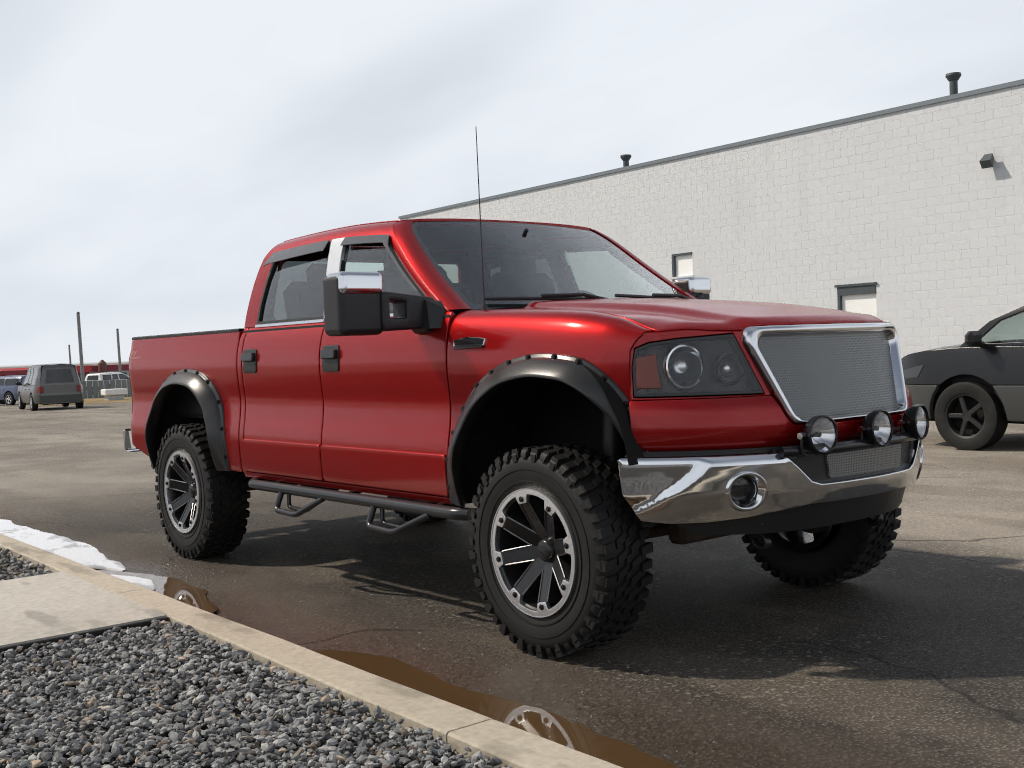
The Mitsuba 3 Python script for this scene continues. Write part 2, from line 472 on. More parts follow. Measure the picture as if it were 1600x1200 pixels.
def build_ground():
    xs = np.unique(np.concatenate([np.linspace(-12, 8, 201), np.linspace(-60, -12, 49), np.geomspace(60, 3000, 30) * -1, np.geomspace(8, 500, 16)]))
    ys = np.unique(np.concatenate([np.linspace(-1.5, 0.0, 26), np.linspace(-12, -1.5, 22), np.linspace(0.0, 14, 60), np.geomspace(14, 3000, 22), -np.geomspace(12, 2500, 16)]))
    X, Y = np.meshgrid(xs, ys, indexing='ij')
    rel = Y - kerb_y(X)
    gut = np.clip(1 - (rel - 0.30) / 0.35, 0, 1)
    Z = ground_z(X, Y) - 0.034 * gut * gut * (3 - 2 * gut) * (rel > -20)
    Z += 0.010 * (meshkit.fbm(np.stack([X * 0.9, Y * 0.9, 0 * X], -1), 3, 2) - 0.5) * (np.abs(Y) < 14)
    Z = np.where(rel < -0.02, ground_z(X, Y) - 0.06, Z)
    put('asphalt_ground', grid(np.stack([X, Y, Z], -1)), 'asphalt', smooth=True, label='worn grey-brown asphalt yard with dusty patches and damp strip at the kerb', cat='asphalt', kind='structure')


build_ground()


def kerb_piece(x0, x1, r=0.018):
    n = max(2, int((x1 - x0) / 0.12))
    xs = np.linspace(x0 + 0.004, x1 - 0.004, n)
    rows = []
    for i, x in enumerate(xs):
        yr, yg = float(kerb_y(x)), float(kerb_y(x)) - 0.148 - 0.008 * (x + 5)
        z = 0.100 + ground_z(np.float64(x), 0.0) + 0.004 * (meshkit.noise(np.array([x * 1.3, 3.0, 0.0]), 4) - 0.5)
        w = 0.004 * (meshkit.noise(np.array([x * 5.3, 1.0, 0.0]), 8) - 0.5)
        prof = [(yr + 0.012, -0.2), (yr + 0.006 + w, z - r), (yr + w, z - 0.3 * r), (yr - r, z), (yg + 0.008, z), (yg, z - 0.008), (yg, -0.2)]
        rows.append([(x, a, b) for a, b in prof])
    m = grid(np.array(rows))
    R = np.array(rows)
    k = R.shape[1]
    ends = []
    for r_, rev in ((R[0], False), (R[-1], True)):
        f = [(0, i, i + 1) for i in range(1, k - 1)]
        f = np.array(f)
        ends.append(tm(r_, f[:, ::-1] if rev else f))
    m = tm(m.vertices, np.array(m.faces)[:, ::-1]) if False else m
    return cat(m, *ends)


labels['kerb'] = {'label': 'pale sandy concrete kerb edging the gravel beds and the path', 'category': 'kerb', 'kind': 'structure'}
for x0, x1 in ((-14.25, -11.25), (-11.25, -8.25), (-8.25, -5.25), (-5.25, -2.255), (-2.255, 0.742), (0.742, 3.74), (3.74, 6.74), (6.74, 9.7)):
    put('kerb__section', kerb_piece(x0, x1), 'kerb_concrete', smooth=25)

# concrete path between the two gravel beds
put('path', slab(Polygon([(-3.12, -9), (-1.548, -9), (-1.545, float(kerb_y(-1.545)) - 0.185), (-3.12, float(kerb_y(-3.12)) - 0.172)]), -0.05, 0.104), 'slab_concrete',
    label='pale concrete path slab between two gravel beds, ending at the kerb', cat='path', kind='structure')
put('path_gap_shade', bx(-1.5445, -1.527, -9, float(kerb_y(-1.53)) - 0.186, -0.05, 0.094), 'black_plastic', label='thin black strip standing in for the gap shade between the concrete path and the near gravel bed', cat='gap_shade', kind='structure')  # black strip stands in for the shaded gap at the slab's edge
put('bed_ground', cat(*[slab(Polygon([(a, -9), (b, -9), (b, float(kerb_y(b)) - 0.16), (a, float(kerb_y(a)) - 0.14)]), -0.05, 0.045) for a, b in ((-14, -3.121), (-1.526, 9))]), 'bed_soil',
    label='dark soil under the gravel beds beside the kerb', cat='soil', kind='structure')


def stones(x0, x1, y0, y1fun, n, smin, smax, seed, z0=0.045, zf=None):
    g = np.random.default_rng(seed)
    ico = trimesh.creation.icosahedron()
    base, faces = np.array(ico.vertices), np.array(ico.faces)
    V, F, C = [], [], []
    x = g.uniform(x0, x1, n)
    top = y1fun(x)
    y = y0 + (top - y0) * g.uniform(0, 1, n)
    s = smin + (smax - smin) * g.uniform(0, 1, n) ** 1.6
    tone = g.uniform(0, 1, n)
    zg = z0 + (zf(x, y) if zf else 0 * x)
    for i in range(n):
        v = base * g.uniform(0.62, 1.15, (12, 1)) * np.array([1.0, g.uniform(0.5, 0.8), g.uniform(0.35, 0.6)]) * s[i]
        a, b, c = g.uniform(0, 6.28), g.normal(0, 0.35), g.normal(0, 0.35)
        v = v @ trimesh.transformations.euler_matrix(b, c, a)[:3, :3].T
        v = v + [x[i], y[i], zg[i] + g.uniform(0.0, min(0.034, 1.6 * smax))]
        V.append(v)
        F.append(faces + 12 * i)
        k = tone[i]
        col = np.array([0.095, 0.097, 0.100]) + (np.array([0.36, 0.362, 0.35]) - 0.08) * k ** 1.7
        if g.uniform() < 0.06:
            col = col * np.array([1.25, 1.0, 0.78])
        C.append(np.tile(col, (12, 1)))
    # faceted stones keep one colour each
    v, f, c = np.vstack(V), np.vstack(F), np.vstack(C)
    return tm(v[f.ravel()], np.arange(f.size).reshape(-1, 3)), c[f.ravel()]


ggap = lambda x: kerb_y(x) - 0.170 - 0.008 * (x + 5)
m_, c_ = stones(-1.50, 2.6, -4.1, ggap, 27000, 0.009, 0.028, 11, 0.062)
put('gravel', m_, 'gravel_stone', color=c_, label='grey crushed stone gravel in the bed in front of the path, at the bottom left', cat='gravel', kind='stuff')
m_, c_ = stones(-9.8, -3.15, -3.6, ggap, 12500, 0.011, 0.030, 12, 0.062)
put('gravel', m_, 'gravel_stone', color=c_, label='grey gravel in the small bed beyond the concrete path, at the left edge', cat='gravel', kind='stuff')


# puddles in the gutter
def puddle(pts, seed, z=-0.021):
    """pts: (x, how far the water reaches out from the kerb)"""
    pts = np.array(pts)
    xs = np.arange(pts[0, 0], pts[-1, 0], 0.01)
    w = PCH(pts[:, 0], pts[:, 1])(xs)
    w = w + 0.13 * (meshkit.fbm(np.stack([xs * 3, 0 * xs, 0 * xs], -1), 6, seed) - 0.5) * np.clip(w / 0.1, 0, 1)
    k = kerb_y(xs)
    ring = list(zip(xs, k + 0.006)) + [(a, b + max(0.008, c)) for a, b, c in list(zip(xs, k, w))[::-1]]
    return slab(Polygon(ring).buffer(0), z - 0.004, z)


put('puddle', puddle([(-1.75, 0.01), (-1.2, 0.09), (-0.95, 0.15), (-0.64, 0.36), (0.0, 0.39), (0.28, 0.41), (0.75, 0.40), (1.1, 0.34), (1.45, 0.22), (1.9, 0.02)], 3), 'muddy_water',
    label='long brown puddle lying along the kerb beside the front wheel', cat='puddle', kind='structure')
put('puddle', puddle([(-3.9, 0.02), (-3.6, 0.25), (-3.1, 0.43), (-2.7, 0.45), (-2.35, 0.38), (-2.1, 0.28), (-1.8, 0.13), (-1.45, 0.01)], 6), 'muddy_water',
    label='short brown puddle along the kerb beside the path, nearer the rear wheel', cat='puddle', kind='structure')


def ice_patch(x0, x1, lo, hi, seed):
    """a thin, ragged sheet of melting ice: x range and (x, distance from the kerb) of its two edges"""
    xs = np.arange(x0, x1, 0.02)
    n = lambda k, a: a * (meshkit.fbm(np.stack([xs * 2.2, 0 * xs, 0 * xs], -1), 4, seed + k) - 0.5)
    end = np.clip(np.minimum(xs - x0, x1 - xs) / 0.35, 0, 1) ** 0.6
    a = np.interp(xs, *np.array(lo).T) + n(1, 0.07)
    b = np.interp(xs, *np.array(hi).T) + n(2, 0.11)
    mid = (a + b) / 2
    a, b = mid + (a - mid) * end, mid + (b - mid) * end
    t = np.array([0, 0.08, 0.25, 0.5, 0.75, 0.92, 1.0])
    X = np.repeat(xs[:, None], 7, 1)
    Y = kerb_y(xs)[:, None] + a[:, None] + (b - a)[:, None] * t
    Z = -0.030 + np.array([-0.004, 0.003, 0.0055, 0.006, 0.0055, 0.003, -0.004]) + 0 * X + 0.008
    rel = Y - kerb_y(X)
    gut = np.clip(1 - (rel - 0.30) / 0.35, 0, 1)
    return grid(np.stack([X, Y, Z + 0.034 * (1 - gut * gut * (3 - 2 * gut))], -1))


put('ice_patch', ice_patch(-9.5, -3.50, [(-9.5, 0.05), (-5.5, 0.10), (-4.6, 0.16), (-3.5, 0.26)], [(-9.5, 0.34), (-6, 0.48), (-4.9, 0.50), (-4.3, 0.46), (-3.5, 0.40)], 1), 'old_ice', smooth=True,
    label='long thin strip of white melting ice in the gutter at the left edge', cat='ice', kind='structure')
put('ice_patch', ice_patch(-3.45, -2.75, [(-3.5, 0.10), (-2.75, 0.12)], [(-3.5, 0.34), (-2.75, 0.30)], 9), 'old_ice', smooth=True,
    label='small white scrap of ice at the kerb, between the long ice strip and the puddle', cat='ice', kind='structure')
m_, c_ = stones(-4.0, 3.0, -1.46, lambda x: -1.05 + 0 * x + 0.5 * np.clip(x, 0, 3) ** 0.7, 4200, 0.0025, 0.009, 21, -0.016, lambda x, y: -0.034 * (lambda g: g * g * (3 - 2 * g))(np.clip(1 - (y - kerb_y(x) - 0.30) / 0.35, 0, 1)))
put('loose_grit', m_, 'gravel_stone', color=c_ * 0.75, label='loose grit scattered over the asphalt beside the kerb', cat='grit', kind='stuff')

# ================================================================ the pickup truck
TR = 'pickup_truck'
labels[TR] = {'label': 'lifted red crew cab pickup with black wheel flares and chrome front bumper', 'category': 'pickup truck'}


def part(name, mesh, m, smooth=35, label=None):
    return put(f'{TR}__{name}', mesh, m, smooth=smooth, label=label)


def both(name, mesh, m, smooth=35, label=None):
    """a part on the truck's right side (towards the camera) and its mirror image on the left"""
    return part(name, mesh, m, smooth, label), part(name, flip_y(mesh), m, smooth, label)


# --- surfaces
_wz = PCH([0.50, 0.57, 0.62, 0.70, 0.80, 0.87, 0.94, 1.04, 1.14, 1.24, 1.32, 1.39, 1.44, 1.48], [0.925, 0.955, 0.967, 0.976, 0.980, 0.975, 0.964, 0.957, 0.966, 0.972, 0.966, 0.951, 0.933, 0.910])
_pt = np.array([(0.895, 0), (0.886, 0.2), (0.842, 0.4), (0.775, 0.55), (0.675, 0.70), (0.57, 0.81), (0.46, 0.885), (0.33, 0.935), (0.15, 0.966), (-0.1, 0.975), (-0.6, 0.975)])
_ps = np.concatenate([[0], np.cumsum(np.linalg.norm(np.diff(_pt, axis=0), axis=1))])
_px, _py = PCH(np.concatenate([-_ps[:0:-1], _ps]), np.concatenate([_pt[:0:-1, 0], _pt[:, 0]])), PCH(_ps, _pt[:, 1])
plan_y = PCH(_pt[::-1, 0], _pt[::-1, 1])          # half-width of the nose at x
t_of_y = PCH(_pt[:, 1][:-1], _ps[:-1])


def halfw(x, z):
    x = np.asarray(x, float)
    k = np.where(x > -0.1, plan_y(np.clip(x, -0.6, 0.895)) / 0.975, 1.0)
    r = np.clip((-4.44 - x) / 0.14, 0, 1)
    k = k * (1 - 0.045 * r ** 2.2)
    return _wz(z) * k


def side(x, z):
    return np.stack([x, -halfw(x, z), z + 0 * x], -1)


def side_bed(x, z):
    w = np.minimum(halfw(x, np.minimum(z, 1.40)), 2) - 0.012 * np.clip((z - 1.40) / 0.065, 0, 1) ** 2
    return np.stack([x, -w, z + 0 * x], -1)


_zc = PCH([-1.0, -0.645, -0.4, -0.08, 0.15, 0.33, 0.5, 0.7], [1.488, 1.480, 1.472, 1.456, 1.438, 1.405, 1.345, 1.31])
YC, Z0 = 0.795, 1.20


def fender_surf(x, s):
    """side of the front fender; above s = Z0 it rolls over the shoulder to the bonnet"""
    th = np.clip((s - Z0) / 0.40, 0, 1) * np.pi / 2
    low = halfw(x, np.minimum(s, Z0))
    a, b = np.maximum(low - YC, 0.004), _zc(np.clip(x, -1, 0.7)) - Z0
    y = YC + a * np.cos(th) ** 0.62
    z = Z0 + b * np.sin(th) ** 0.80
    extra = np.clip(s - Z0 - 0.40, 0, 1)
    y = np.where(s <= Z0, low, y) - extra
    z = np.where(s <= Z0, s, z)
    return np.stack([x + 0 * s, -y, z - 0.45 * extra], -1)


_nh = PCH([-1.0, -0.66, -0.3, 0.1, 0.35, 0.57, 0.72, 0.85, 1.0], [1.500, 1.492, 1.474, 1.442, 1.414, 1.380, 1.362, 1.348, 1.33])


def hood_surf(x, y):
    ay = np.abs(y)
    yd = 0.60 - 0.07 * np.clip((x + 0.65) / 1.35, 0, 1)
    dome = 1 - (lambda t: t * t * (3 - 2 * t))(np.clip((ay - yd + 0.10) / 0.10, 0, 1))
    gr = 0.040 * (1 - 0.35 * np.clip((x - 0.2) / 0.6, 0, 1))
    z = _nh(np.clip(x, -1, 1)) - 0.012 * (ay / 0.8) ** 2 + gr * dome - 0.010 * (ay / 0.5) ** 2 * dome
    # the valley between dome and fender, meeting the fender's shoulder
    e = np.clip((ay - 0.64) / 0.155, 0, 1)
    z = z * (1 - e ** 2) + (_zc(np.clip(x, -1, 0.7))) * e ** 2
    d = np.clip(1 - (front_x(y) - x) / 0.075, 0, 1)
    z = z - 0.024 * d ** 2.0 * (1 - np.clip((ay - 0.64) / 0.14, 0, 1))
    return np.stack([x, y, z], -1)


def front_x(y):
    """the bonnet's front edge"""
    ay = np.clip(np.abs(y), 0, 0.965)
    return _px(t_of_y(ay)) - 0.088 + 0.02 * np.clip((ay - 0.6) / 0.2, 0, 1)


def nose(t, z, o=0.0):
    """the front of the truck: t along the plan curve from the middle (positive to the truck's left), z up, o outwards"""
    at = np.abs(t)
    x, y = _px(np.clip(at, 0, 1.6)), _py(np.clip(at, 0, 1.6))
    e = 1e-3
    tx, ty = _px(at + e) - _px(np.maximum(at - e, 0)), _py(at + e) - _py(np.maximum(at - e, 0))
    ln = np.hypot(tx, ty)
    nx, ny = ty / ln, -tx / ln
    lean = -0.25 * np.maximum(z - 0.97, 0) * nx ** 1.5
    return np.stack([x + lean + nx * o, np.sign(t) * (y + ny * o), z + 0 * t], -1)


def both_t(poly):
    return affinity.scale(poly, -1, 1, origin=(0, 0))


# --- wheel arches
FO = np.array([(-0.655, 0.585), (-0.65, 0.74), (-0.615, 0.89), (-0.53, 1.035), (-0.37, 1.165), (-0.17, 1.243), (0.03, 1.268), (0.22, 1.250), (0.37, 1.167), (0.455, 1.04), (0.502, 0.915), (0.520, 0.835)])
FI = np.array([(-0.525, 0.585), (-0.515, 0.74), (-0.475, 0.875), (-0.40, 0.985), (-0.27, 1.085), (-0.115, 1.150), (0.05, 1.172), (0.20, 1.158), (0.305, 1.110), (0.378, 1.03), (0.428, 0.935), (0.455, 0.835)])
RO = np.array([(a * (0.97 if a < 0 else 1.13), b) for a, b in FO]) + [-3.535, -0.03]
RI = np.array([(a * (0.97 if a < 0 else 1.08), b) for a, b in FI]) + [-3.535, -0.03]
RO[-1] = (-2.945, 0.60)
RI[-1] = (-3.045, 0.60)
RO[-2] = (-2.962, 0.80)
RI[-2] = (-3.055, 0.80)


def smooth_path(p, n=70):
    s = np.concatenate([[0], np.cumsum(np.linalg.norm(np.diff(p, axis=0), axis=1))])
    s /= s[-1]
    t = np.linspace(0, 1, n)
    return np.stack([PCH(s, p[:, 0])(t), PCH(s, p[:, 1])(t)], 1)


def arch_hole(O, I):
    o, i = smooth_path(O), smooth_path(I)
    mid = 0.55 * o + 0.45 * i
    return Polygon([(mid[0, 0], 0.2), *mid, (mid[-1, 0], 0.2)])


HF, HR = arch_hole(FO, FI), arch_hole(RO, RI)


def flare(O, I, w):
    o, i = smooth_path(O), smooth_path(I)
    n = len(o)
    fr = np.array([-0.012, 0.0, 0.05, 0.17, 0.20, 0.24, 0.40, 0.62, 0.82, 0.93, 0.99, 1.00, 0.985, 0.92, 0.6, 0.4])
    oy = np.array([0.000, 0.009, 0.014, 0.019, 0.024, 0.036, 0.056, 0.078, 0.094, 0.100, 0.097, 0.088, 0.060, 0.020, -0.02, -0.05])
    P = np.zeros((n, len(fr), 3))
    for k in range(n):
        end = min(1.0, 0.45 + 3.0 * min(k, n - 1 - k) / n)
        for j in range(len(fr)):
            q = o[k] + (i[k] - o[k]) * fr[j]
            base = float(w(*o[k]))
            P[k, j] = (q[0], -(base + (oy[j] * (end if oy[j] > 0.01 else 1))), q[1])
    return grid(P), P


def fl_w(x, z):
    return halfw(x, min(max(z, 0.6), 1.25))


for O, I, hole, nb in ((FO, FI, HF, 13), (RO, RI, HR, 12)):
    m_, P_ = flare(O, I, fl_w)
    m_ = tm(m_.vertices, np.array(m_.faces)[:, ::-1])
    ks = np.linspace(3, len(P_) - 4, nb).astype(int)
    for flip in (False, True):
        k = fresh(f'{TR}__wheel_flare')
        put(k, flip_y(m_) if flip else m_, 'flare_plastic', smooth=40)
        for b in ks:
            c = P_[b, 2] * 0.4 + P_[b, 3] * 0.6
            nrm = np.array([0, -1.0, 0])
            bolt = cat(cyl(c + [0, 0.004, 0], c + [0, -0.005, 0], 0.0135, 12), cyl(c + [0, -0.005, 0], c + [0, -0.012, 0], 0.009, 6))
            put(f'{k}__bolt', flip_y(bolt) if flip else bolt, 'black_gloss', smooth=30)
    # liner of the wheel well
    i = smooth_path(O)
    L = np.array([[(a * 0.985 + 0.015 * np.mean(O[:, 0]), -y, b - 0.012) for y in (0.965, 0.75, 0.50)] for a, b in i])
    both('wheel_well', cat(grid(L), xz_solid(Polygon([(O[0, 0], 0.62), *[tuple(q) for q in smooth_path(O)], (O[-1, 0], 0.62)]).buffer(-0.015), -0.50, -0.49)), 'black_matte')

# --- lower body panels
GAP = 0.0045
fdoor = Polygon([(-1.792, 0.612), (-0.655, 0.612), (-0.647, 0.9), (-0.645, 1.30), (-0.66, 1.477), (-1.792, 1.477)])
rdoor = Polygon([(-2.712, 0.612), (-1.801, 0.612), (-1.801, 1.477), (-2.712, 1.477)])
ccorner = Polygon([(-2.774, 0.60), (-2.721, 0.60), (-2.721, 1.477), (-2.774, 1.477)])
fend = Polygon([(-0.640, 0.585), (0.452, 0.585), (0.452, 0.84), (0.452, 1.07), (0.456, 1.285), (0.49, 1.45), (0.50, 1.66), (-0.640, 1.66), (-0.637, 1.30), (-0.638, 0.9)]).difference(HF)
fend = max(getattr(fend, 'geoms', [fend]), key=lambda g: g.area)
bedside = Polygon([(-4.565, 0.72), (-4.20, 0.62), (-2.787, 0.60), (-2.787, 1.463), (-4.56, 1.463), (-4.575, 1.40), (-4.58, 0.9)]).difference(HR)
bedside = max(getattr(bedside, 'geoms', [bedside]), key=lambda g: g.area)
rocker = Polygon([(-2.77, 0.572), (-0.66, 0.572), (-0.66, 0.606), (-2.77, 0.606)])
fd = both('door', panel(fdoor, side, 0.022, 0.006, 0.03), 'red_paint')
rd = both('door', panel(rdoor, side, 0.022, 0.006, 0.03), 'red_paint')
for xa_, xb_, ks in ((-1.790, -0.657, fd), (-2.710, -1.803, rd)):
    m_ = panel(sbox(xa_, 0.614, xb_, 0.812), off(side, 0.012), 0.02, 0.007, 0.02)
    for k, mm in zip(ks, (m_, flip_y(m_))):
        put(f'{k}__lower_moulding', mm, 'red_paint', smooth=50)
both('cab_corner', panel(ccorner, side, 0.02, 0.005, 0.03), 'red_paint')
both('rocker_panel', panel(rocker, off(side, -0.004), 0.03, 0.005, 0.05), 'red_paint')
both('front_fender', panel(fend, fender_surf, 0.02, 0.005, 0.03), 'red_paint')
both('bed_side', panel(bedside, side_bed, 0.022, 0.006, 0.03), 'red_paint')

dec = [Polygon([(-4.535 + a, 1.335), (-4.505 + a, 1.335), (-4.465 + a, 1.375), (-4.495 + a, 1.375)]) for a in (0.0, 0.055, 0.11)] + [Polygon([(-4.50, 1.315), (-4.30, 1.322), (-4.26, 1.334), (-4.50, 1.327)])]
both('bed_side__graphic', cat(*[panel(g, off(side_bed, 0.0012), 0.02, 0, 0.001) for g in dec]), 'faded_print', True)
# --- bonnet
ye = np.linspace(-0.79, 0.79, 81)
edge = [(float(front_x(y)), y) for y in ye]
cowl = lambda y: -0.585 - 0.13 * (y / 0.79) ** 2
hood_poly = Polygon(edge + [(float(cowl(y)), y) for y in ye[::-1]]).buffer(0)
part('bonnet', panel(hood_poly, hood_surf, 0.02, 0.006, 0.03), 'red_paint', 50)

# --- the nose: header over the headlights, lower fascia, headlights, grille
hl_r = Polygon([(-0.568, 1.318), (-0.80, 1.306), (-0.93, 1.293), (-0.992, 1.272), (-1.012, 1.20), (-1.017, 1.083), (-0.80, 1.082), (-0.485, 1.080)])
ht = np.linspace(-1.0, 1.0, 61)
hy = np.clip(np.sign(ht) * _py(np.abs(ht)), -0.79, 0.79)
hzt = hood_surf(front_x(hy), hy)[:, 2] - 0.007
header = Polygon([(-1.035, 1.275)] + list(zip(ht, np.minimum(hzt, 1.36))) + [(1.035, 1.275), (1.035, 1.07), (-1.035, 1.07)])
grille_out = rounded([(-0.565, 1.347), (0.565, 1.347), (0.412, 0.952), (-0.412, 0.952)], 0.055)
grille_in = rounded([(-0.490, 1.297), (0.490, 1.297), (0.372, 0.970), (-0.372, 0.970)], 0.04)
hdr = header.difference(hl_r.buffer(0.004)).difference(both_t(hl_r).buffer(0.004)).difference(grille_out.buffer(-0.01))
hdr = [g for g in getattr(hdr, 'geoms', [hdr]) if g.area > 1e-4]
part('header_panel', cat(*[panel(g, off(nose, -0.006), 0.018, 0.003, 0.03) for g in hdr]), 'red_paint')


def fascia(t, z):
    at = np.abs(t)
    o = 0.030 * np.sin(np.clip((1.072 - z) / 0.23, 0, 1) * np.pi) ** 0.7 - 0.035 * np.clip((0.905 - z) / 0.07, 0, 1) ** 1.5
    o = o * (1 - 0.6 * np.clip((at - 1.02) / 0.2, 0, 1)) + 0.006 * np.clip((z - 0.995) / 0.02, 0, 1)
    return nose(t, z, o)


fas = Polygon([(-1.06, 0.835), (-1.035, 0.91), (-1.035, 1.070), (1.035, 1.070), (1.035, 0.91), (1.06, 0.835)]).difference(grille_out.buffer(0.004))
part('front_fascia', panel(fas, fascia, 0.02, 0.005, 0.04), 'red_paint')
part('nose_backing', cat(panel(Polygon([(-1.05, 0.62), (1.05, 0.62), (1.0, 1.325), (-1.0, 1.325)]), off(nose, -0.11), 0.06, 0, 0.02)), 'black_matte')


# chrome grille surround: a raised, rounded ring
def ringed(outer, inner, f, hgt, n=220, steps=9):
    def walk(p):
        c = np.array(p.exterior.coords)
        if not p.exterior.is_ccw:
            c = c[::-1]
        L = LineString(c)
        s0 = L.project(Point(0, 1.35))
        return np.array([L.interpolate((s0 + k / n * L.length) % L.length).coords[0] for k in range(n + 1)])
    a, b = walk(outer), walk(inner)
    rows = []
    for k in range(steps):
        u = k / (steps - 1)
        q = a + (b - a) * u
        d = hgt * math.sin(math.pi * u) ** 0.6 - (0.02 if k in (0, steps - 1) else 0)
        rows.append(f(q[:, 0], q[:, 1]) + normals(f, q[:, 0], q[:, 1]) * d)
    P = np.array(rows)
    return grid(P)


g_ = ringed(grille_out, grille_in, off(nose, 0.004), 0.030)
k = put(f'{TR}__grille', g_, 'chrome', smooth=60, label='chrome framed grille with fine wire mesh')
mesh_poly = grille_in.buffer(0.012)
gm = panel(mesh_poly, off(nose, -0.004), 0.025, 0, 0.01)
v_ = np.array(gm.vertices)
put(f'{k}__mesh', gm, 'wire_mesh', smooth=True, uv=np.stack([v_[:, 1], v_[:, 2]], 1))

for flip in (False, True):
    fl = flip_y if flip else (lambda m: m)
    hk = fresh(f'{TR}__headlight')
    put(hk, fl(panel(hl_r, off(nose, -0.055), 0.02, 0.0, 0.05)), 'headlight_black', smooth=30, label='dark headlight with two round reflectors and an amber corner')
    rim_ = hl_r.difference(hl_r.buffer(-0.013))
    put(f'{hk}__bezel', fl(panel(rim_, off(nose, -0.003), 0.008, 0.002, 0.06)), 'black_gloss', smooth=30)
    for (t0, z0, R) in ((-0.800, 1.195, 0.082), (-0.605, 1.180, 0.062)):
        c = nose(np.array([t0]), np.array([z0]), -0.045)[0]
        n_ = normals(lambda a, b: nose(a, b), np.array([t0]), np.array([z0]))[0] * 0.5 + np.array([0.75, 0, 0])
        n_ /= np.linalg.norm(n_)
        M = trimesh.geometry.align_vectors([0, 0, 1], n_)
        M[:3, 3] = c
        bowl = lathe([(0.0, -0.045), (0.35 * R, -0.04), (0.65 * R, -0.022), (0.9 * R, 0.008), (0.97 * R, 0.022), (1.06 * R, 0.020), (1.08 * R, 0.0)], 36, 'z')
        bulb = trimesh.creation.icosphere(3, 0.36 * R)
        bulb.apply_translation((0, 0, -0.012))
        for m_, nm, ma in ((bowl, 'reflector', 'chrome'), (bulb, 'bulb', 'clear_glass')):
            m_ = m_.copy()
            m_.apply_transform(M)
            if nm == 'bulb':
                put(f'{hk}__projector', fl(m_), 'machined_alloy', smooth=True)
            else:
                put(f'{hk}__reflector', fl(m_), ma if R > 0.07 else 'bar_metal', smooth=40)
    amb = Polygon([(-0.995, 1.235), (-0.905, 1.250), (-0.905, 1.17), (-0.90, 1.115), (-1.002, 1.115)])
    put(f'{hk}__marker', fl(panel(amb, off(nose, 0.0005), 0.02, 0.003, 0.03)), 'amber_plastic', smooth=30, label='amber corner marker of the headlight')
    put(f'{hk}__lens', fl(panel(hl_r.buffer(-0.010), off(nose, -0.004), 0.02, 0, 0.0)), 'clear_glass', smooth=True)


# --- chrome bumper
def bumper(t, z):
    at = np.abs(t)
    prof = np.interp(z, [0.535, 0.56, 0.59, 0.63, 0.70, 0.76, 0.81, 0.83, 0.840, 0.847, 0.85], [-0.03, -0.006, 0.014, 0.034, 0.055, 0.060, 0.062, 0.061, 0.055, 0.040, 0.01])
    f_ = (0.755 + 0.26 * np.clip((0.84 - z) / 0.2, 0, 1.2) ** 1.5) - at   # sculpted inset towards the ends
    ins = -0.014 * (lambda s: s * s * (3 - 2 * s))(np.clip((-f_ + 0.02) / 0.05, 0, 1))
    ins = np.where(z > 0.822, ins * np.clip((0.845 - z) / 0.023, 0, 1), ins)
    return nose(t, z, prof + ins + 0.018 * np.clip(1 - at / 0.6, 0, 1))


FOGT, FOGZ, FOGR = 0.613, 0.706, 0.066
bh = [(1.085, 0.85), (1.075, 0.70), (1.01, 0.592), (0.90, 0.580), (0.75, 0.582), (0.60, 0.595), (0.45, 0.618), (0.34, 0.632)]
bi = [(0.30, 0.714), (0.345, 0.728), (0.42, 0.80), (0.465, 0.85)]
bp = Polygon([(-a, b) for a, b in bh] + bh[::-1] + bi[::-1] + [(-a, b) for a, b in bi])
holes = [Point(s * FOGT, FOGZ).buffer(FOGR, quad_segs=12) for s in (-1, 1)]
bk = part('front_bumper', panel(bp.buffer(-0.012).buffer(0.012).difference(holes[0]).difference(holes[1]), bumper, 0.016, 0.006, 0.05), 'chrome', 50, 'chrome front bumper with round fog lamp openings')
for s in (-1, 1):
    a = np.linspace(0, 2 * np.pi, 41)
    ring = lambda R, o: bumper(s * FOGT + R * np.cos(a), FOGZ + R * np.sin(a)) + np.array([o, 0, 0])
    P = np.array([ring(FOGR + 0.016, -0.004), ring(FOGR + 0.012, 0.008), ring(FOGR + 0.004, 0.010), ring(FOGR - 0.004, 0.002), ring(FOGR - 0.008, -0.03)])
    put(f'{bk}__fog_lamp_ring', grid(P), 'chrome', smooth=60)
    P = np.array([ring(FOGR - 0.007, -0.02), ring(FOGR - 0.012, -0.075), ring(0.001, -0.085)])
    put(f'{bk}__fog_lamp', grid(P), 'black_gloss', smooth=30)
    P = np.array([ring(FOGR - 0.012, -0.045), ring(FOGR * 0.5, -0.037), ring(0.001, -0.035)])
    put(f'{bk}__fog_lamp_lens', grid(P), 'clear_glass', smooth=True)
ctr = Polygon([(-0.50, 0.862), (0.50, 0.862), (0.44, 0.69), (-0.44, 0.69)])
put(f'{bk}__insert', panel(ctr, lambda t, z: nose(t, z, 0.035), 0.03, 0.004, 0.05), 'black_plastic', smooth=30)
lm = panel(rounded([(-0.262, 0.828), (0.262, 0.828), (0.245, 0.727), (-0.245, 0.727)], 0.012), lambda t, z: nose(t, z, 0.046), 0.025, 0.003, 0.02)
v_ = np.array(lm.vertices)
put(f'{bk}__lower_mesh', lm, 'wire_mesh', smooth=True, uv=np.stack([v_[:, 1], v_[:, 2]], 1))
val = Polygon([(-0.92, 0.60), (-0.60, 0.61), (-0.34, 0.645), (0.34, 0.645), (0.60, 0.61), (0.92, 0.60), (0.80, 0.53), (0.50, 0.52), (-0.50, 0.52), (-0.80, 0.53)])
put(f'{bk}__valance', panel(val, lambda t, z: nose(t, z, -0.02 + 0.3 * (z - 0.565)), 0.03, 0.004, 0.03), 'black_plastic', smooth=40)
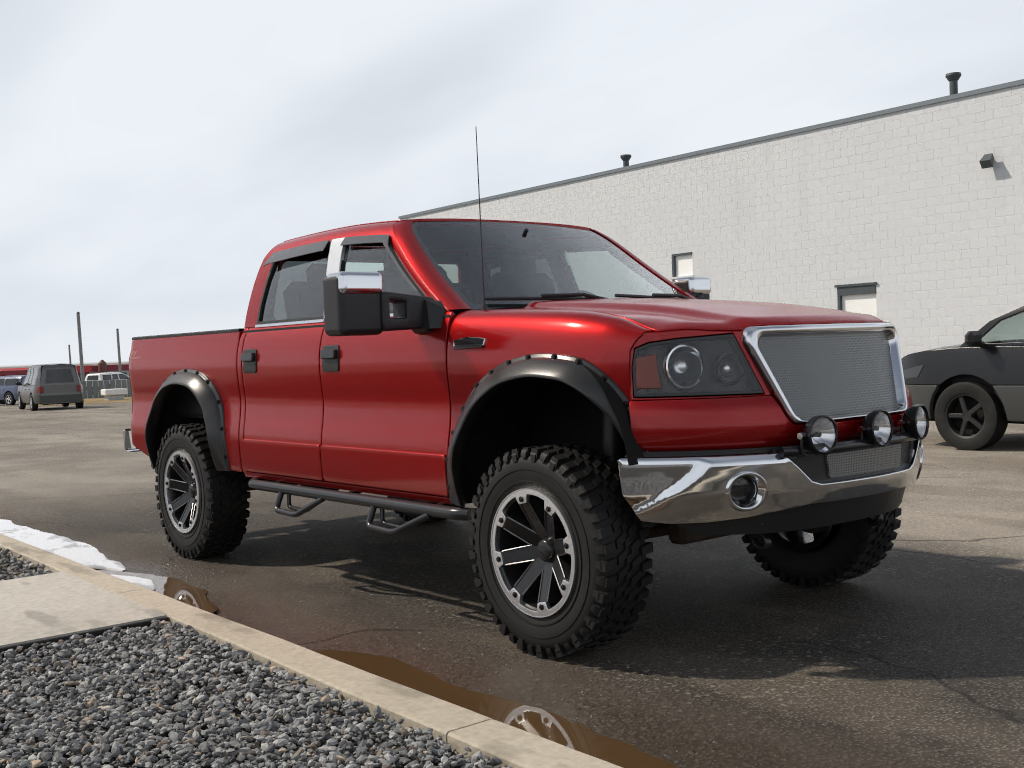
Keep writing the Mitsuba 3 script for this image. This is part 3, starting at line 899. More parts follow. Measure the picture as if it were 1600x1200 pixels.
put(f'{bk}__top_cover', panel(Polygon([(-1.07, 0.848), (1.07, 0.848), (1.05, 0.868), (-1.05, 0.868)]), lambda t, z: nose(t, z, 0.012), 0.03, 0.0, 0.08), 'black_plastic', smooth=30)

# --- light bar with round driving lamps
bar_path = bend([nose(np.array([t]), np.array([0.852]), 0.07)[0] for t in (-0.48, -0.36, -0.2, 0, 0.2, 0.36, 0.48)], 0.03)
lb = part('light_bar', cat(tube(bar_path, 0.022), *[hullm(np.vstack([nose(np.array([t + a]), np.array([z]), o) for a in (-0.02, 0.02) for z, o in ((0.86, 0.07), (0.80, 0.02), (0.84, 0.02))])) for t in (-0.42, 0.42)]), 'black_gloss', 40, 'black light bar across the bumper')
for t0 in (-0.325, 0.0, 0.325):
    c = nose(np.array([t0]), np.array([0.912]), 0.100)[0]
    lk = fresh(f'{TR}__driving_lamp')
    R = 0.076
    shell = lathe([(0.0, -0.066), (0.4 * R, -0.063), (0.75 * R, -0.048), (0.97 * R, -0.018), (R, 0.012), (0.93 * R, 0.016), (0.9 * R, 0.008)], 40, 'z')
    refl = lathe([(0.0, -0.050), (0.35 * R, -0.045), (0.65 * R, -0.028), (0.9 * R, 0.004)], 40, 'z')
    lens = lathe([(0.905 * R, 0.007), (0.6 * R, 0.014), (0.0, 0.018)], 40, 'z')
    bulb = cyl((0, 0, -0.05), (0, 0, -0.012), 0.011, 16)
    M = trimesh.geometry.align_vectors([0, 0, 1], [0.985, 0.17 * t0 / 0.325, 0.02])
    M[:3, 3] = c
    for m_, nm, ma in ((shell, 'housing', 'black_gloss'), (refl, 'reflector', 'chrome'), (bulb, 'bulb_shield', 'black_plastic'), (lens, 'lens', 'clear_glass')):
        m_ = m_.copy()
        m_.apply_transform(M)
        put(f'{lk}__{nm}', m_, ma, smooth=40)
    kn = [c + np.array([-0.03, s * (R + 0.012), 0.0]) for s in (-1, 1)]
    for q in kn:
        put(f'{lk}__knob', cyl(q + [0, 0.012, 0], q - [0, 0.012, 0], 0.013, 14), 'chrome', smooth=40)
    yoke = tube(bend([kn[0], kn[0] - [0, 0, 0.075], kn[1] - [0, 0, 0.075], kn[1]], 0.02), 0.007, 8)
    put(f'{lk}__yoke', yoke, 'black_gloss', smooth=40)

# --- cab, upper part
_S = np.array([1.475, 1.60, 1.75, 1.87, 1.92, 1.965, 2.005, 2.045, 2.12])
_GY = PCH(_S, [0.914, 0.890, 0.852, 0.812, 0.790, 0.758, 0.715, 0.672, 0.595])
_GZ = PCH(_S, [1.475, 1.60, 1.75, 1.875, 1.925, 1.967, 1.997, 2.010, 2.019])


def drop(x, z):
    return (0.014 * np.clip((x + 2.0) / -0.66, 0, 2) ** 2 + 0.028 * np.clip((x + 2.0) / 0.66, 0, 2) ** 2) * np.clip((z - 1.475) / 0.5, 0, 1)


def cab(x, s):
    y, z = _GY(s), _GZ(s)
    return np.stack([x + 0 * s, -y, z - drop(x, z)], -1)


xa = PCH([1.475, 1.60, 1.75, 1.87, 1.965, 2.005, 2.12], [-0.672, -0.845, -1.055, -1.222, -1.345, -1.385, -1.40])
sA = np.linspace(1.475, 2.02, 40)
frame = Polygon([(-2.775, 1.475), (-2.772, 1.55), (-2.745, 1.75), (-2.705, 1.90), (-2.67, 1.96), (-2.65, 2.02)] + [(float(xa(s)), s) for s in sA[::-1]])
xw = lambda s: float(xa(s)) - 0.072
rwin = Polygon([(-2.605, 1.495), (-2.60, 1.60), (-2.575, 1.76), (-2.535, 1.875), (-2.50, 1.895), (-1.905, 1.912), (-1.82, 1.495)])
fwin = Polygon([(-1.695, 1.495), (-1.775, 1.912), (-1.335, 1.907)] + [(xw(s) - 0.015, s) for s in (1.87, 1.80, 1.72, 1.62, 1.54)] + [(xw(1.495) - 0.03, 1.495)])
rwin, fwin = rwin.buffer(-0.02).buffer(0.02), fwin.buffer(-0.02).buffer(0.02)
both('cab_frame', panel(frame.difference(rwin).difference(fwin), cab, 0.02, 0.005, 0.035), 'red_paint', 45)
btrim = Polygon([(-1.815, 1.487), (-1.690, 1.487), (-1.762, 1.925), (-1.900, 1.925)])
for i, flip in enumerate((False, True)):
    fl = flip_y if flip else (lambda m: m)
    for dk, win, gl in ((fd[i], fwin, 'green_glass'), (rd[i], rwin, 'tinted_glass')):
        seal = win.buffer(0.010).difference(win.buffer(-0.012))
        put(f'{dk}__window_seal', fl(panel(seal, off(cab, 0.0015), 0.008, 0.001, 0.03)), 'black_plastic', smooth=30)
        put(f'{dk}__window', fl(panel(win.buffer(-0.004), off(cab, -0.012), 0.03, 0, 0.0)), gl, smooth=True)
        belt = Polygon([(win.bounds[0] - 0.02, 1.472), (win.bounds[2] + 0.005, 1.472), (win.bounds[2] + 0.005, 1.490), (win.bounds[0] - 0.02, 1.490)])
        put(f'{dk}__belt_trim', fl(panel(belt, off(cab, 0.006), 0.02, 0.003, 0.03)), 'chrome', smooth=40)
        # smoked wind deflector along the top of the window
        if win is rwin:
            vp = Polygon([(-2.60, 1.84), (-2.565, 1.925), (-1.93, 1.930), (-1.915, 1.868), (-2.53, 1.850)])
        else:
            vp = Polygon([(-1.755, 1.884), (-1.765, 1.930), (-1.325, 1.925)] + [(xw(s) + 0.022, s) for s in (1.87, 1.80, 1.72, 1.65, 1.60)] + [(xw(s) - 0.008, s) for s in (1.60, 1.65, 1.72, 1.80, 1.85)] + [(-1.335, 1.880)])
        vis = lambda x, s: cab(x, s) + np.array([0, -1, 0]) * (0.012 + 0.42 * np.clip(1.925 - s, 0, 0.07))[:, None]
        put(f'{dk}__window_visor', fl(panel(vp.buffer(0), vis, 0.012, 0.002, 0.004)), 'smoke_acrylic', smooth=40)
    put(f'{rd[i]}__pillar_trim', fl(panel(btrim, off(cab, 0.010), 0.015, 0.003, 0.02)), 'pearl_white', smooth=40, label='bright chrome trim on the pillar between the doors')
    # handle: bucket, bezel and lever
    for dk, x0 in ((fd[i], -1.755), (rd[i], -2.685)):
        bz = rounded([(x0, 1.205), (x0 + 0.165, 1.205), (x0 + 0.165, 1.345), (x0, 1.345)], 0.018)
        put(f'{dk}__handle', fl(panel(bz, off(side, 0.007), 0.012, 0.004, 0.015)), 'black_plastic', smooth=40)
        lv = rounded([(x0 + 0.012, 1.272), (x0 + 0.155, 1.272), (x0 + 0.155, 1.322), (x0 + 0.012, 1.322)], 0.012)
        put(f'{dk}__handle_lever', fl(panel(lv, off(side, 0.028), 0.012, 0.006, 0.018, True)), 'bar_metal', smooth=40)

both('pillar_lining', panel(frame.buffer(-0.012).difference(rwin.buffer(0.004)).difference(fwin.buffer(0.004)), off(cab, -0.038), 0.04, 0, 0), 'interior_grey', True)
# windscreen pillars, windscreen, roof
vs = np.linspace(0, 1, 30)
sv = 1.487 + (2.005 - 1.487) * vs
Aout = np.stack([xa(sv), _GY(sv), _GZ(sv) - drop(xa(sv), _GZ(sv))], -1)
Ein = np.stack([xa(sv) + 0.064 - 0.006 * vs, _GY(sv) - 0.088 + 0.012 * vs, _GZ(sv) + 0.010 * vs - drop(xa(sv), _GZ(sv))], -1)
pl = []
for k, w in enumerate(np.linspace(0, 1, 7)):
    q = Aout * (1 - w) + Ein * w
    q[:, 0] += 0.022 * math.sin(math.pi * w)
    q[:, 1] += 0.010 * math.sin(math.pi * w)
    pl.append(q * [1, -1, 1])
pl.append(Ein * [1, -1, 1] - [0.03, 0, 0.01])
both('windscreen_pillar', grid(np.array(pl)), 'red_paint', 50)


def screen(yf, v, d=0.0):
    """windscreen: yf from -1 (right) to 1, v up"""
    xe, ye, ze = (PCH(vs, Ein[:, k])(np.clip(v, 0, 1)) for k in range(3))
    b = 0.165 + (0.045 - 0.165) * v
    z = ze + (0.010 + 0.004 * v) * (1 - yf ** 2)
    x = xe - 0.004 + b * (1 - np.abs(yf) ** 2.3)
    return np.stack([x + d, ye * yf, z + d * 0.6], -1)


def sgrid(y0, y1, v0, v1, d, ny=41, nv=21):
    V, Yf = np.meshgrid(np.linspace(v0, v1, nv), np.linspace(y0, y1, ny), indexing='ij')
    m = grid(screen(Yf.ravel(), V.ravel(), d).reshape(nv, ny, 3))
    return tm(m.vertices, np.array(m.faces)[:, ::-1])


wk = part('windscreen', sgrid(-1, 1, 0, 1, -0.004), 'screen_glass', True)
put(f'{wk}__frit', cat(sgrid(-1, -0.955, 0, 1, -0.008, 3), sgrid(0.955, 1, 0, 1, -0.008, 3), sgrid(-0.955, 0.955, 0.95, 1, -0.008, 41, 3), sgrid(-0.955, 0.955, 0, 0.06, -0.008, 41, 3)), 'black_gloss', smooth=True)
yr = np.linspace(-0.64, 0.64, 61)
fr_x = lambda y: PCH(vs, Ein[:, 0])(1.0) + 0.040 * (1 - np.abs(y / 0.63).clip(0, 1) ** 2.3)
_rz = PCH([0, 0.2, 0.4, 0.55, 0.64, 0.68, 0.72], [2.030, 2.029, 2.026, 2.020, 2.013, 2.008, 1.995])


def roof(x, y):
    z = _rz(np.clip(np.abs(y), 0, 0.72))
    return np.stack([x, y, z - drop(x, z) + 0.004 * np.cos(np.clip(np.abs(y) / 0.09 % 1, 0, 1) * 0)], -1)


roof_poly = Polygon([(float(fr_x(y)), y) for y in yr] + [(-1.380, 0.690), (-2.648, 0.690), (-2.648, -0.690), (-1.380, -0.690)]).buffer(0)
rk = part('roof', panel(roof_poly, roof, 0.03, 0.004, 0.035), 'red_paint', 50)
put(f'{rk}__headliner', panel(roof_poly.buffer(-0.01), off(roof, -0.04), 0.08, 0, 0.0), 'interior_grey', smooth=True)
put(f'{rk}__aerial_puck', lathe([(0.055, 0), (0.052, 0.02), (0.035, 0.036), (0, 0.04)], 24, 'z').apply_translation((-1.90, -0.05, 2.022)), 'black_plastic', smooth=40)
# back of the cab with its rear window
zb = np.linspace(1.30, 1.984, 18)
xb = PCH([1.30, 1.475, 1.75, 1.90, 1.96, 1.99], [-2.776, -2.774, -2.744, -2.704, -2.67, -2.648])
yb = PCH([1.30, 1.475, 1.74, 1.862, 1.910, 1.950, 1.980, 2.01], [0.95, 0.912, 0.850, 0.810, 0.788, 0.755, 0.705, 0.62])


def back(y, z):
    return np.stack([xb(z) + 0.0 * y, y, z], -1)


bpoly = Polygon([(-float(yb(z)), z) for z in zb] + [(float(yb(z)), z) for z in zb[::-1]])
bwin = rounded([(-0.74, 1.51), (0.74, 1.51), (0.68, 1.89), (-0.68, 1.89)], 0.05)
fm = panel(bpoly.difference(bwin), lambda y, z: back(-y, z), 0.03, 0.004, 0.03)
part('cab_back', fm, 'red_paint', 40)
part('cab_back_lining', panel(bpoly.buffer(-0.03).difference(bwin), lambda y, z: back(-y, z) + [0.034, 0, 0], 0.05, 0, 0), 'interior_grey', True)
part('rear_window', panel(bwin, lambda y, z: back(-y, z) + [0.008, 0, 0], 0.06, 0, 0), 'green_glass', True)

# cowl, wipers, washer and aerial
yc_ = np.linspace(-0.80, 0.80, 50)
cw = []
for w in np.linspace(0, 1, 5):
    a = np.stack([cowl(yc_) + 0.02, yc_, hood_surf(cowl(yc_), yc_)[:, 2] - 0.030], -1)
    b = screen(yc_ / 0.80, 0 * yc_ + 0.02, -0.02)
    cw.append(a * (1 - w) + b * w)
part('cowl', grid(np.array(cw)), 'black_plastic')
for y0, y1 in ((-0.10, -0.72), (0.62, 0.02)):
    pts = [screen(np.array([y / 0.80]), np.array([v]), 0.016)[0] for y, v in zip(np.linspace(y0, y1, 8), np.linspace(0.035, 0.085, 8))]
    arm = [pts[0] + [0.05, 0.0, -0.01], (pts[0] + pts[3]) / 2 + [0.02, 0, 0.02], pts[4] + [0.008, 0, 0.012]]
    part('wiper', cat(tube(pts, 0.009, 8), tube(arm, 0.010, 8)), 'black_plastic', 40)
ab = np.array([-0.50, -0.845, 1.462])
part('aerial', cat(cyl(ab - [0, 0, 0.01], ab + [0, 0, 0.035], 0.020, 20, 0.012), cyl(ab + [0, 0, 0.035], ab + [-0.012, 0, 0.85], 0.0035, 8, 0.002)), 'black_plastic', 40, 'thin whip aerial on the fender')
# badge
bdg = Polygon([(-0.580, 1.275), (-0.355, 1.282), (-0.352, 1.318), (-0.48, 1.326), (-0.585, 1.310)])
both('fender_badge', panel(bdg, off(fender_surf, 0.008), 0.012, 0.004, 0.012), 'chrome', 40, 'chrome badge on the front fender')
both('fender_badge__panel', panel(Polygon([(-0.572, 1.268), (-0.362, 1.275), (-0.360, 1.290), (-0.572, 1.284)]), off(fender_surf, 0.012), 0.012, 0.002, 0.008), 'black_gloss', 40)

# --- tow mirrors
for flip in (False, True):
    fl = flip_y if flip else (lambda m: m)
    mk = fresh(f'{TR}__mirror')

    def blob(x0, x1, y0, y1, z0, z1, r, fwd=0.0):
        pts = []
        for x in (x0 + r, x1 - r):
            for y in (y0 + r, y1 - r):
                for z in (z0 + r, z1 - r):
                    xx = x + (fwd if x > x0 + r else 0) * (1 - abs((z - (z0 + z1) / 2) / (z1 - z0)))
                    s = trimesh.creation.icosphere(2, r)
                    pts.append(np.array(s.vertices) + [xx, y, z])
        return hullm(np.vstack(pts))
    dy = 0.31 if flip else 0.0          # the left mirror is pushed in
    put(mk, fl(blob(-0.955, -0.790, -1.435 + 1.15 * dy, -1.195 + dy, 1.378, 1.658, 0.032)), 'black_plastic', smooth=40, label='tall tow mirror, black with a chrome cap')
    put(f'{mk}__cap', fl(blob(-0.930, -0.776, -1.430 + 1.15 * dy, -1.200 + dy, 1.560, 1.666, 0.030)), 'chrome', smooth=40)
    put(f'{mk}__glass', fl(bx(-0.960, -0.957, -1.405 + dy, -1.225 + dy, 1.405, 1.64)), 'chrome', smooth=False)
    arm = Polygon([(min(-1.22 + dy, -1.0), 1.578), (-0.93, 1.548), (-0.885, 1.50), (-0.90, 1.385), (-0.97, 1.378), (-0.99, 1.400), (min(-1.22 + dy, -1.0), 1.392)])
    if not flip:
        arm = arm.difference(Polygon([(-1.175, 1.535), (-1.09, 1.527), (-1.09, 1.452), (-1.175, 1.455)]).buffer(-0.006).buffer(0.006))
    put(f'{mk}__arm', fl(panel(arm, lambda u, v: np.stack([-0.775 - 0.25 * np.clip(u + 1.0, -1, 0) * 0 + 0 * u, u, v], -1), 0.02, 0.014, 0.11, True)), 'black_plastic', smooth=45)
    put(f'{mk}__foot', fl(hullm([(-0.90, -0.93, 1.40), (-0.90, -1.01, 1.40), (-0.70, -0.94, 1.40), (-0.72, -1.0, 1.40), (-0.90, -0.91, 1.49), (-0.88, -1.0, 1.545), (-0.76, -0.90, 1.53), (-0.76, -0.985, 1.535), (-0.72, -0.975, 1.46), (-0.71, -0.91, 1.49)])), 'black_plastic', smooth=20)

# --- side steps
for flip in (False, True):
    fl = flip_y if flip else (lambda m: m)
    sk = fresh(f'{TR}__side_step')
    Y_, Z_ = -1.005, 0.548
    put(sk, fl(tube(bend([(-2.66, Y_ + 0.12, Z_ + 0.01), (-2.60, Y_, Z_), (-0.56, Y_, Z_), (-0.50, Y_ + 0.03, Z_)], 0.06), 0.030, 18)), 'bar_metal', smooth=50, label='black tube side step with two drop hoops')
    for a in ((-2.20, -1.74), (-1.24, -0.76)):
        hoop = bend([(a[0], Y_ - 0.01, Z_ - 0.02), (a[0] + 0.01, Y_ - 0.055, Z_ - 0.115), (a[0] + 0.24, Y_ - 0.055, Z_ - 0.122), (a[1], Y_ - 0.01, Z_ - 0.02)], 0.035)
        put(f'{sk}__hoop', fl(tube(hoop, 0.0165, 12)), 'bar_metal', smooth=50)
        back_ = bend([(a[0] + 0.03, Y_ + 0.02, Z_ - 0.02), (a[0] + 0.04, Y_ + 0.01, Z_ - 0.105), (a[0] + 0.23, Y_ + 0.01, Z_ - 0.110), (a[1] - 0.03, Y_ + 0.02, Z_ - 0.02)], 0.035)
        put(f'{sk}__hoop', fl(tube(back_, 0.012, 10)), 'bar_metal', smooth=50)
    for xx in (-2.35, -1.55, -0.75):
        put(f'{sk}__bracket', fl(tube([(xx, Y_, Z_), (xx, -0.80, 0.60), (xx, -0.62, 0.64)], 0.018, 8)), 'black_plastic', smooth=40)

# --- wheels
def tyre_mesh():
    g = np.random.default_rng(5)
    prof = [(0.250, -0.118), (0.262, -0.138), (0.285, -0.150), (0.335, -0.160), (0.375, -0.160), (0.400, -0.150), (0.420, -0.128), (0.4275, -0.06), (0.4285, 0.0)]
    prof = prof + [(r, -y) for r, y in prof[-2::-1]]
    ms = [lathe(prof, 96)]
    n = 42

    def lug(a, da, y0, y1, r0, r1, sk):
        pts = []
        for (y, s) in ((y0, -1), (y1, 1)):
            for q in (-1, 1):
                for r, k in ((r0, 1.0), (r1, 0.86)):
                    th = a + q * da * k + s * sk
                    pts.append((r * math.cos(th), y * (1 if r == r0 else 0.985), r * math.sin(th)))
        return hullm(pts)
    for i in range(n):
        a = 2 * np.pi * i / n
        R = 0.4395
        for sg in (-1, 1):
            b = a + (0.5 if sg > 0 else 0) * 2 * np.pi / n
            ms.append(lug(b, 0.048 if i % 2 else 0.043, sg * 0.085, sg * (0.158 if i % 2 else 0.150), 0.405, R, 0.012 * sg))
            # the lug carries on down the sidewall
            th = b
            pts = []
            for q in (-1, 1):
                for r, y, w in ((0.431, 0.150, 0.040), (0.415, 0.161, 0.038), (0.385 if i % 2 else 0.397, 0.1625, 0.030), (0.385 if i % 2 else 0.397, 0.150, 0.030), (0.41, 0.13, 0.040)):
                    pts.append((r * math.cos(th + q * w), sg * y, r * math.sin(th + q * w)))
            ms.append(hullm(pts))
            ms.append(lug(b + 0.05, 0.042, sg * 0.016, sg * 0.072, 0.41, R, 0.030 * sg))
        ms.append(lug(a + 0.02, 0.040, -0.018, 0.012, 0.41, R - 0.001, 0.015))
    # raised ribs on the sidewall
    for r in (0.300, 0.352):
        ms.append(lathe([(r - 0.004, -0.150), (r - 0.003, -0.1585 if r < 0.32 else -0.1640), (r + 0.003, -0.1590 if r < 0.32 else -0.1640), (r + 0.004, -0.150)], 96))
    return cat(*ms)


TYRE = tyre_mesh()
TYRE = tm(np.array(TYRE.vertices) * [1, 0.87, 1] - [0, 0.020, 0], TYRE.faces)
RIMB = lathe([(0.246, -0.145), (0.236, -0.138), (0.226, -0.10), (0.215, 0.02), (0.21, 0.12), (0.246, 0.14)], 72)
NS = 8


def wheel_face():
    """outer machined ring with eight tabs"""
    a = np.linspace(0, 2 * np.pi, 361)
    ring = Polygon(np.stack([0.2685 * np.cos(a), 0.2685 * np.sin(a)], 1), [np.stack([0.2435 * np.cos(a), 0.2435 * np.sin(a)], 1)[::-1]])
    sh = ring
    for i in range(NS):
        t = 2 * np.pi * (i + 0.5) / NS
        tab = Polygon([(-0.040, 0.245), (-0.026, 0.207), (0.026, 0.207), (0.040, 0.245)]).buffer(-0.006).buffer(0.006)
        sh = sh.union(affinity.rotate(tab, math.degrees(t) - 90, origin=(0, 0)))
    return sh


FACE = panel(wheel_face(), lambda u, v: np.stack([u, -0.158 + 0.10 * np.maximum(0, 0.232 - np.hypot(u, v)), v], -1), 0.010, 0.003, 0.02)
LIP = lathe([(0.2695, -0.120), (0.2705, -0.152), (0.2685, -0.1605), (0.264, -0.160)], 96)


def spoke_mesh(t):
    out = []
    pts = [(0.05, -0.034, -0.072), (0.05, 0.034, -0.072), (0.21, -0.031, -0.146), (0.21, 0.031, -0.146), (0.05, -0.036, -0.02), (0.05, 0.036, -0.02), (0.232, -0.038, -0.09), (0.232, 0.038, -0.09)]
    m = hullm([(r, y, w) for r, w, y in pts])
    m.apply_transform(trimesh.transformations.rotation_matrix(-t, [0, 1, 0]))
    return m


def spoke_edges(t):
    ms = []
    for s in (-1, 1):
        a, b = np.array((0.075, -0.0860, s * 0.0325)), np.array((0.206, -0.1475, s * 0.0300))
        ms.append(hullm([a + d for d in ((0, 0, -0.003), (0, 0, 0.003), (0, -0.0025, 0), (0, 0.006, 0))] + [b + d for d in ((0, 0, -0.004), (0, 0, 0.004), (0, -0.0025, 0), (0, 0.006, 0))]))
    m = cat(*ms)
    m.apply_transform(trimesh.transformations.rotation_matrix(-t, [0, 1, 0]))
    return m


SPOKES = [spoke_mesh(2 * np.pi * (i + 0.5) / NS) for i in range(NS)]
EDGES = [spoke_edges(2 * np.pi * (i + 0.5) / NS) for i in range(NS)]
HUB = lathe([(0.0, -0.095), (0.035, -0.095), (0.045, -0.088), (0.052, -0.07), (0.070, -0.066), (0.075, -0.02)], 36)
BOLTS = []
for i in range(NS):
    t = 2 * np.pi * (i + 0.5) / NS
    c = np.array([0.2265 * math.cos(t), -0.156, 0.2265 * math.sin(t)])
    BOLTS.append(cat(cyl(c, c + [0, -0.005, 0], 0.0125, 16), cyl(c + [0, -0.005, 0], c + [0, -0.011, 0], 0.0075, 6)))
DISC = lathe([(0.0, -0.012), (0.17, -0.012), (0.172, 0.0), (0.17, 0.014), (0.0, 0.014)], 48)
W_Y, W_Z = 0.883, 0.4375
shared = {n: mikit.ply(m, b, smooth=s) for n, m, b, s in (('tyre', TYRE, 'rubber', 28), ('barrel', RIMB, 'black_gloss', 40), ('rim_ring', FACE, 'machined_alloy', 30), ('rim_lip', LIP, 'machined_alloy', 40), ('hub_cap', HUB, 'black_gloss', 40), ('brake_disc', DISC, 'rusty_steel', 40))}
for i in range(NS):
    shared[f'spoke{i}'] = mikit.ply(SPOKES[i], 'black_gloss', smooth=25)
    shared[f'edge{i}'] = mikit.ply(EDGES[i], 'milled_edge', smooth=False)
    shared[f'bolt{i}'] = mikit.ply(BOLTS[i], 'black_gloss', smooth=30)
for x, sgn, spin in ((0.0, -1, 9.0), (-3.52, -1, 33.0), (0.0, 1, 20.0), (-3.52, 1, 3.0)):
    wk = fresh(f'{TR}__wheel')
    tw = T().translate([x, sgn * W_Y, W_Z]) @ T().rotate([0, 0, 1], 0 if sgn < 0 else 180) @ T().rotate([0, 1, 0], spin)
    for n in ('tyre', 'barrel', 'rim_ring', 'rim_lip', 'hub_cap', 'brake_disc'):
        scene[f'{wk}__{n}'] = {**shared[n], 'to_world': tw}
    for i in range(NS):
        num = '' if i == 0 else f'_{i:03d}'
        scene[f'{wk}__spoke{num}'] = {**shared[f'spoke{i}'], 'to_world': tw}
        scene[f'{wk}__spoke_edge{num}'] = {**shared[f'edge{i}'], 'to_world': tw}
        scene[f'{wk}__bolt{num}'] = {**shared[f'bolt{i}'], 'to_world': tw}

# --- cargo bed, tailgate, tail lamps, rear bumper
bw = 0.80
part('bed_floor', bx(-4.52, -2.80, -bw, bw, 0.90, 0.93), 'black_plastic', False)
part('bed_wall', cat(bx(-4.52, -2.80, -bw - 0.03, -bw, 0.93, 1.45), bx(-4.52, -2.80, bw, bw + 0.03, 0.93, 1.45), bx(-2.83, -2.80, -bw, bw, 0.93, 1.45)), 'black_plastic', False)
rail = np.linspace(-4.565, -2.79, 30)
rl = np.array([[(x, -float(side_bed(np.array([x]), np.array([1.455]))[0, 1]) * -1 * 1.0 + dy, 1.455 + dz) for dy, dz in ((-0.003, 0.0), (-0.004, 0.014), (0.004, 0.020), (0.10, 0.020), (0.135, 0.014), (0.135, -0.01))] for x in rail])
both('bed_rail_cap', grid(rl), 'black_plastic', 40)
tg = Polygon([(-0.80, 0.90), (0.80, 0.90), (0.80, 1.455), (-0.80, 1.455)])
part('tailgate', panel(tg, lambda y, z: np.stack([-4.575 + 0 * y, -y, z], -1), 0.05, 0.008, 0.05), 'red_paint')
tl = Polygon([(-4.580, 0.92), (-4.515, 0.92), (-4.525, 1.10), (-4.535, 1.33), (-4.578, 1.35)])
both('tail_lamp', cat(panel(tl, off(side_bed, 0.004), 0.015, 0.004, 0.02), bx(-4.592, -4.572, -0.925, -0.815, 0.92, 1.35, 0.006)), 'red_plastic', 30)
rb = np.array([[(-4.74 + 0.06 * (abs(y) / 0.95) ** 4 + dx, y, 0.735 + dz) for dx, dz in ((0.12, 0.075), (0.02, 0.075), (0.0, 0.06), (-0.012, 0.0), (0.0, -0.075), (0.02, -0.09), (0.15, -0.09))] for y in np.linspace(-0.955, 0.955, 41)])
rbm = grid(rb)
ends = [hullm([(-4.735 + 0.06, s * 0.95, 0.80), (-4.735 + 0.06, s * 0.95, 0.655), (-4.50, s * 0.955, 0.80), (-4.50, s * 0.945, 0.67), (-4.64, s * 0.985, 0.80), (-4.64, s * 0.975, 0.665), (-4.52, s * 0.985, 0.80), (-4.52, s * 0.97, 0.67)]) for s in (-1, 1)]
part('rear_bumper', cat(rbm, *ends), 'chrome', 40)
part('hitch', cat(bx(-4.78, -4.45, -0.05, 0.05, 0.49, 0.57, 0.008), bx(-4.60, -4.54, -0.62, 0.62, 0.52, 0.58, 0.01)), 'black_plastic', False)

# --- underbody
part('underbody', cat(bx(-4.45, -2.95, -0.62, 0.62, 0.80, 0.88), bx(-2.95, -0.66, -0.86, 0.86, 0.625, 0.70), bx(-0.66, 0.72, -0.49, 0.49, 0.66, 1.30), bx(-2.77, -0.66, -0.90, 0.90, 0.70, 0.74)), 'black_matte', False)
for s in (-1, 1):
    part('frame_rail', cat(bx(-4.5, -2.6, s * 0.47 - 0.04, s * 0.47 + 0.04, 0.66, 0.80, 0.01), bx(-2.6, 0.78, s * 0.47 - 0.04, s * 0.47 + 0.04, 0.55, 0.68, 0.01)), 'black_plastic', False)
    part('leaf_spring', tube([(-4.2, s * 0.56, 0.68), (-3.8, s * 0.56, 0.54), (-3.52, s * 0.56, 0.51), (-3.2, s * 0.56, 0.54), (-2.85, s * 0.56, 0.66)], 0.03, 8), 'rusty_steel', 40)
    part('shock_absorber', cat(cyl((0.02, s * 0.58, 0.47), (0.0, s * 0.55, 0.80), 0.034, 16), cyl((0.0, s * 0.55, 0.80), (-0.01, s * 0.53, 1.05), 0.05, 16)), 'black_plastic', 40)
    part('control_arm', cat(hullm([(0.25, s * 0.42, 0.55), (0.25, s * 0.42, 0.61), (0.06, s * 0.74, 0.37), (0.06, s * 0.74, 0.42), (-0.06, s * 0.74, 0.37), (-0.06, s * 0.74, 0.42)]), hullm([(-0.30, s * 0.42, 0.55), (-0.30, s * 0.42, 0.61), (0.06, s * 0.74, 0.37), (0.06, s * 0.74, 0.42), (-0.06, s * 0.74, 0.37), (-0.06, s * 0.74, 0.42)])), 'black_plastic', False)
    part('tow_hook', tube(bend([(0.58, s * 0.40, 0.53), (0.70, s * 0.40, 0.51), (0.73, s * 0.40, 0.46), (0.68, s * 0.40, 0.44), (0.65, s * 0.40, 0.47)], 0.03), 0.016, 10), 'black_gloss', 40)
    part('bumper_bracket', bx(0.60, 0.76, s * 0.44 - 0.04, s * 0.44 + 0.04, 0.53, 0.62, 0.008), 'black_plastic', False)
part('front_axle', cat(bx(-0.42, -0.32, -0.46, 0.46, 0.43, 0.56, 0.02), bx(0.22, 0.32, -0.46, 0.46, 0.42, 0.54, 0.02), cyl((0, -0.72, 0.4375), (0, 0.72, 0.4375), 0.035, 14), trimesh.creation.icosphere(3, 0.15).apply_transform(np.diag([1.0, 0.8, 0.8, 1])).apply_translation((0.0, 0.18, 0.47))), 'rusty_steel', 40)
part('rear_axle', cat(cyl((-3.52, -0.72, 0.4375), (-3.52, 0.72, 0.4375), 0.045, 16), trimesh.creation.icosphere(3, 0.17).apply_transform(np.diag([1.0, 0.9, 1.0, 1])).apply_translation((-3.52, 0.0, 0.4375))), 'rusty_steel', 40)
part('drive_shaft', cyl((-3.35, 0.0, 0.45), (-1.2, 0.05, 0.60), 0.045, 14), 'rusty_steel', 40)
part('muffler', cat(cyl((-2.7, 0.30, 0.56), (-2.0, 0.30, 0.56), 0.09, 18), tube(bend([(-2.0, 0.30, 0.56), (-0.8, 0.30, 0.60), (0.2, 0.2, 0.62)], 0.1), 0.032, 10), tube(bend([(-2.7, 0.30, 0.56), (-3.1, 0.40, 0.70), (-3.9, 0.45, 0.72), (-4.35, -0.60, 0.60), (-4.55, -0.72, 0.58)], 0.15), 0.032, 10)), 'steel', 40)
part('spare_wheel', lathe([(0.0, 0.60), (0.22, 0.60), (0.24, 0.56), (0.36, 0.54), (0.38, 0.60), (0.38, 0.70), (0.30, 0.74), (0.0, 0.72)], 32, 'z').apply_translation((-4.1, 0, 0.0)), 'rubber', 40)

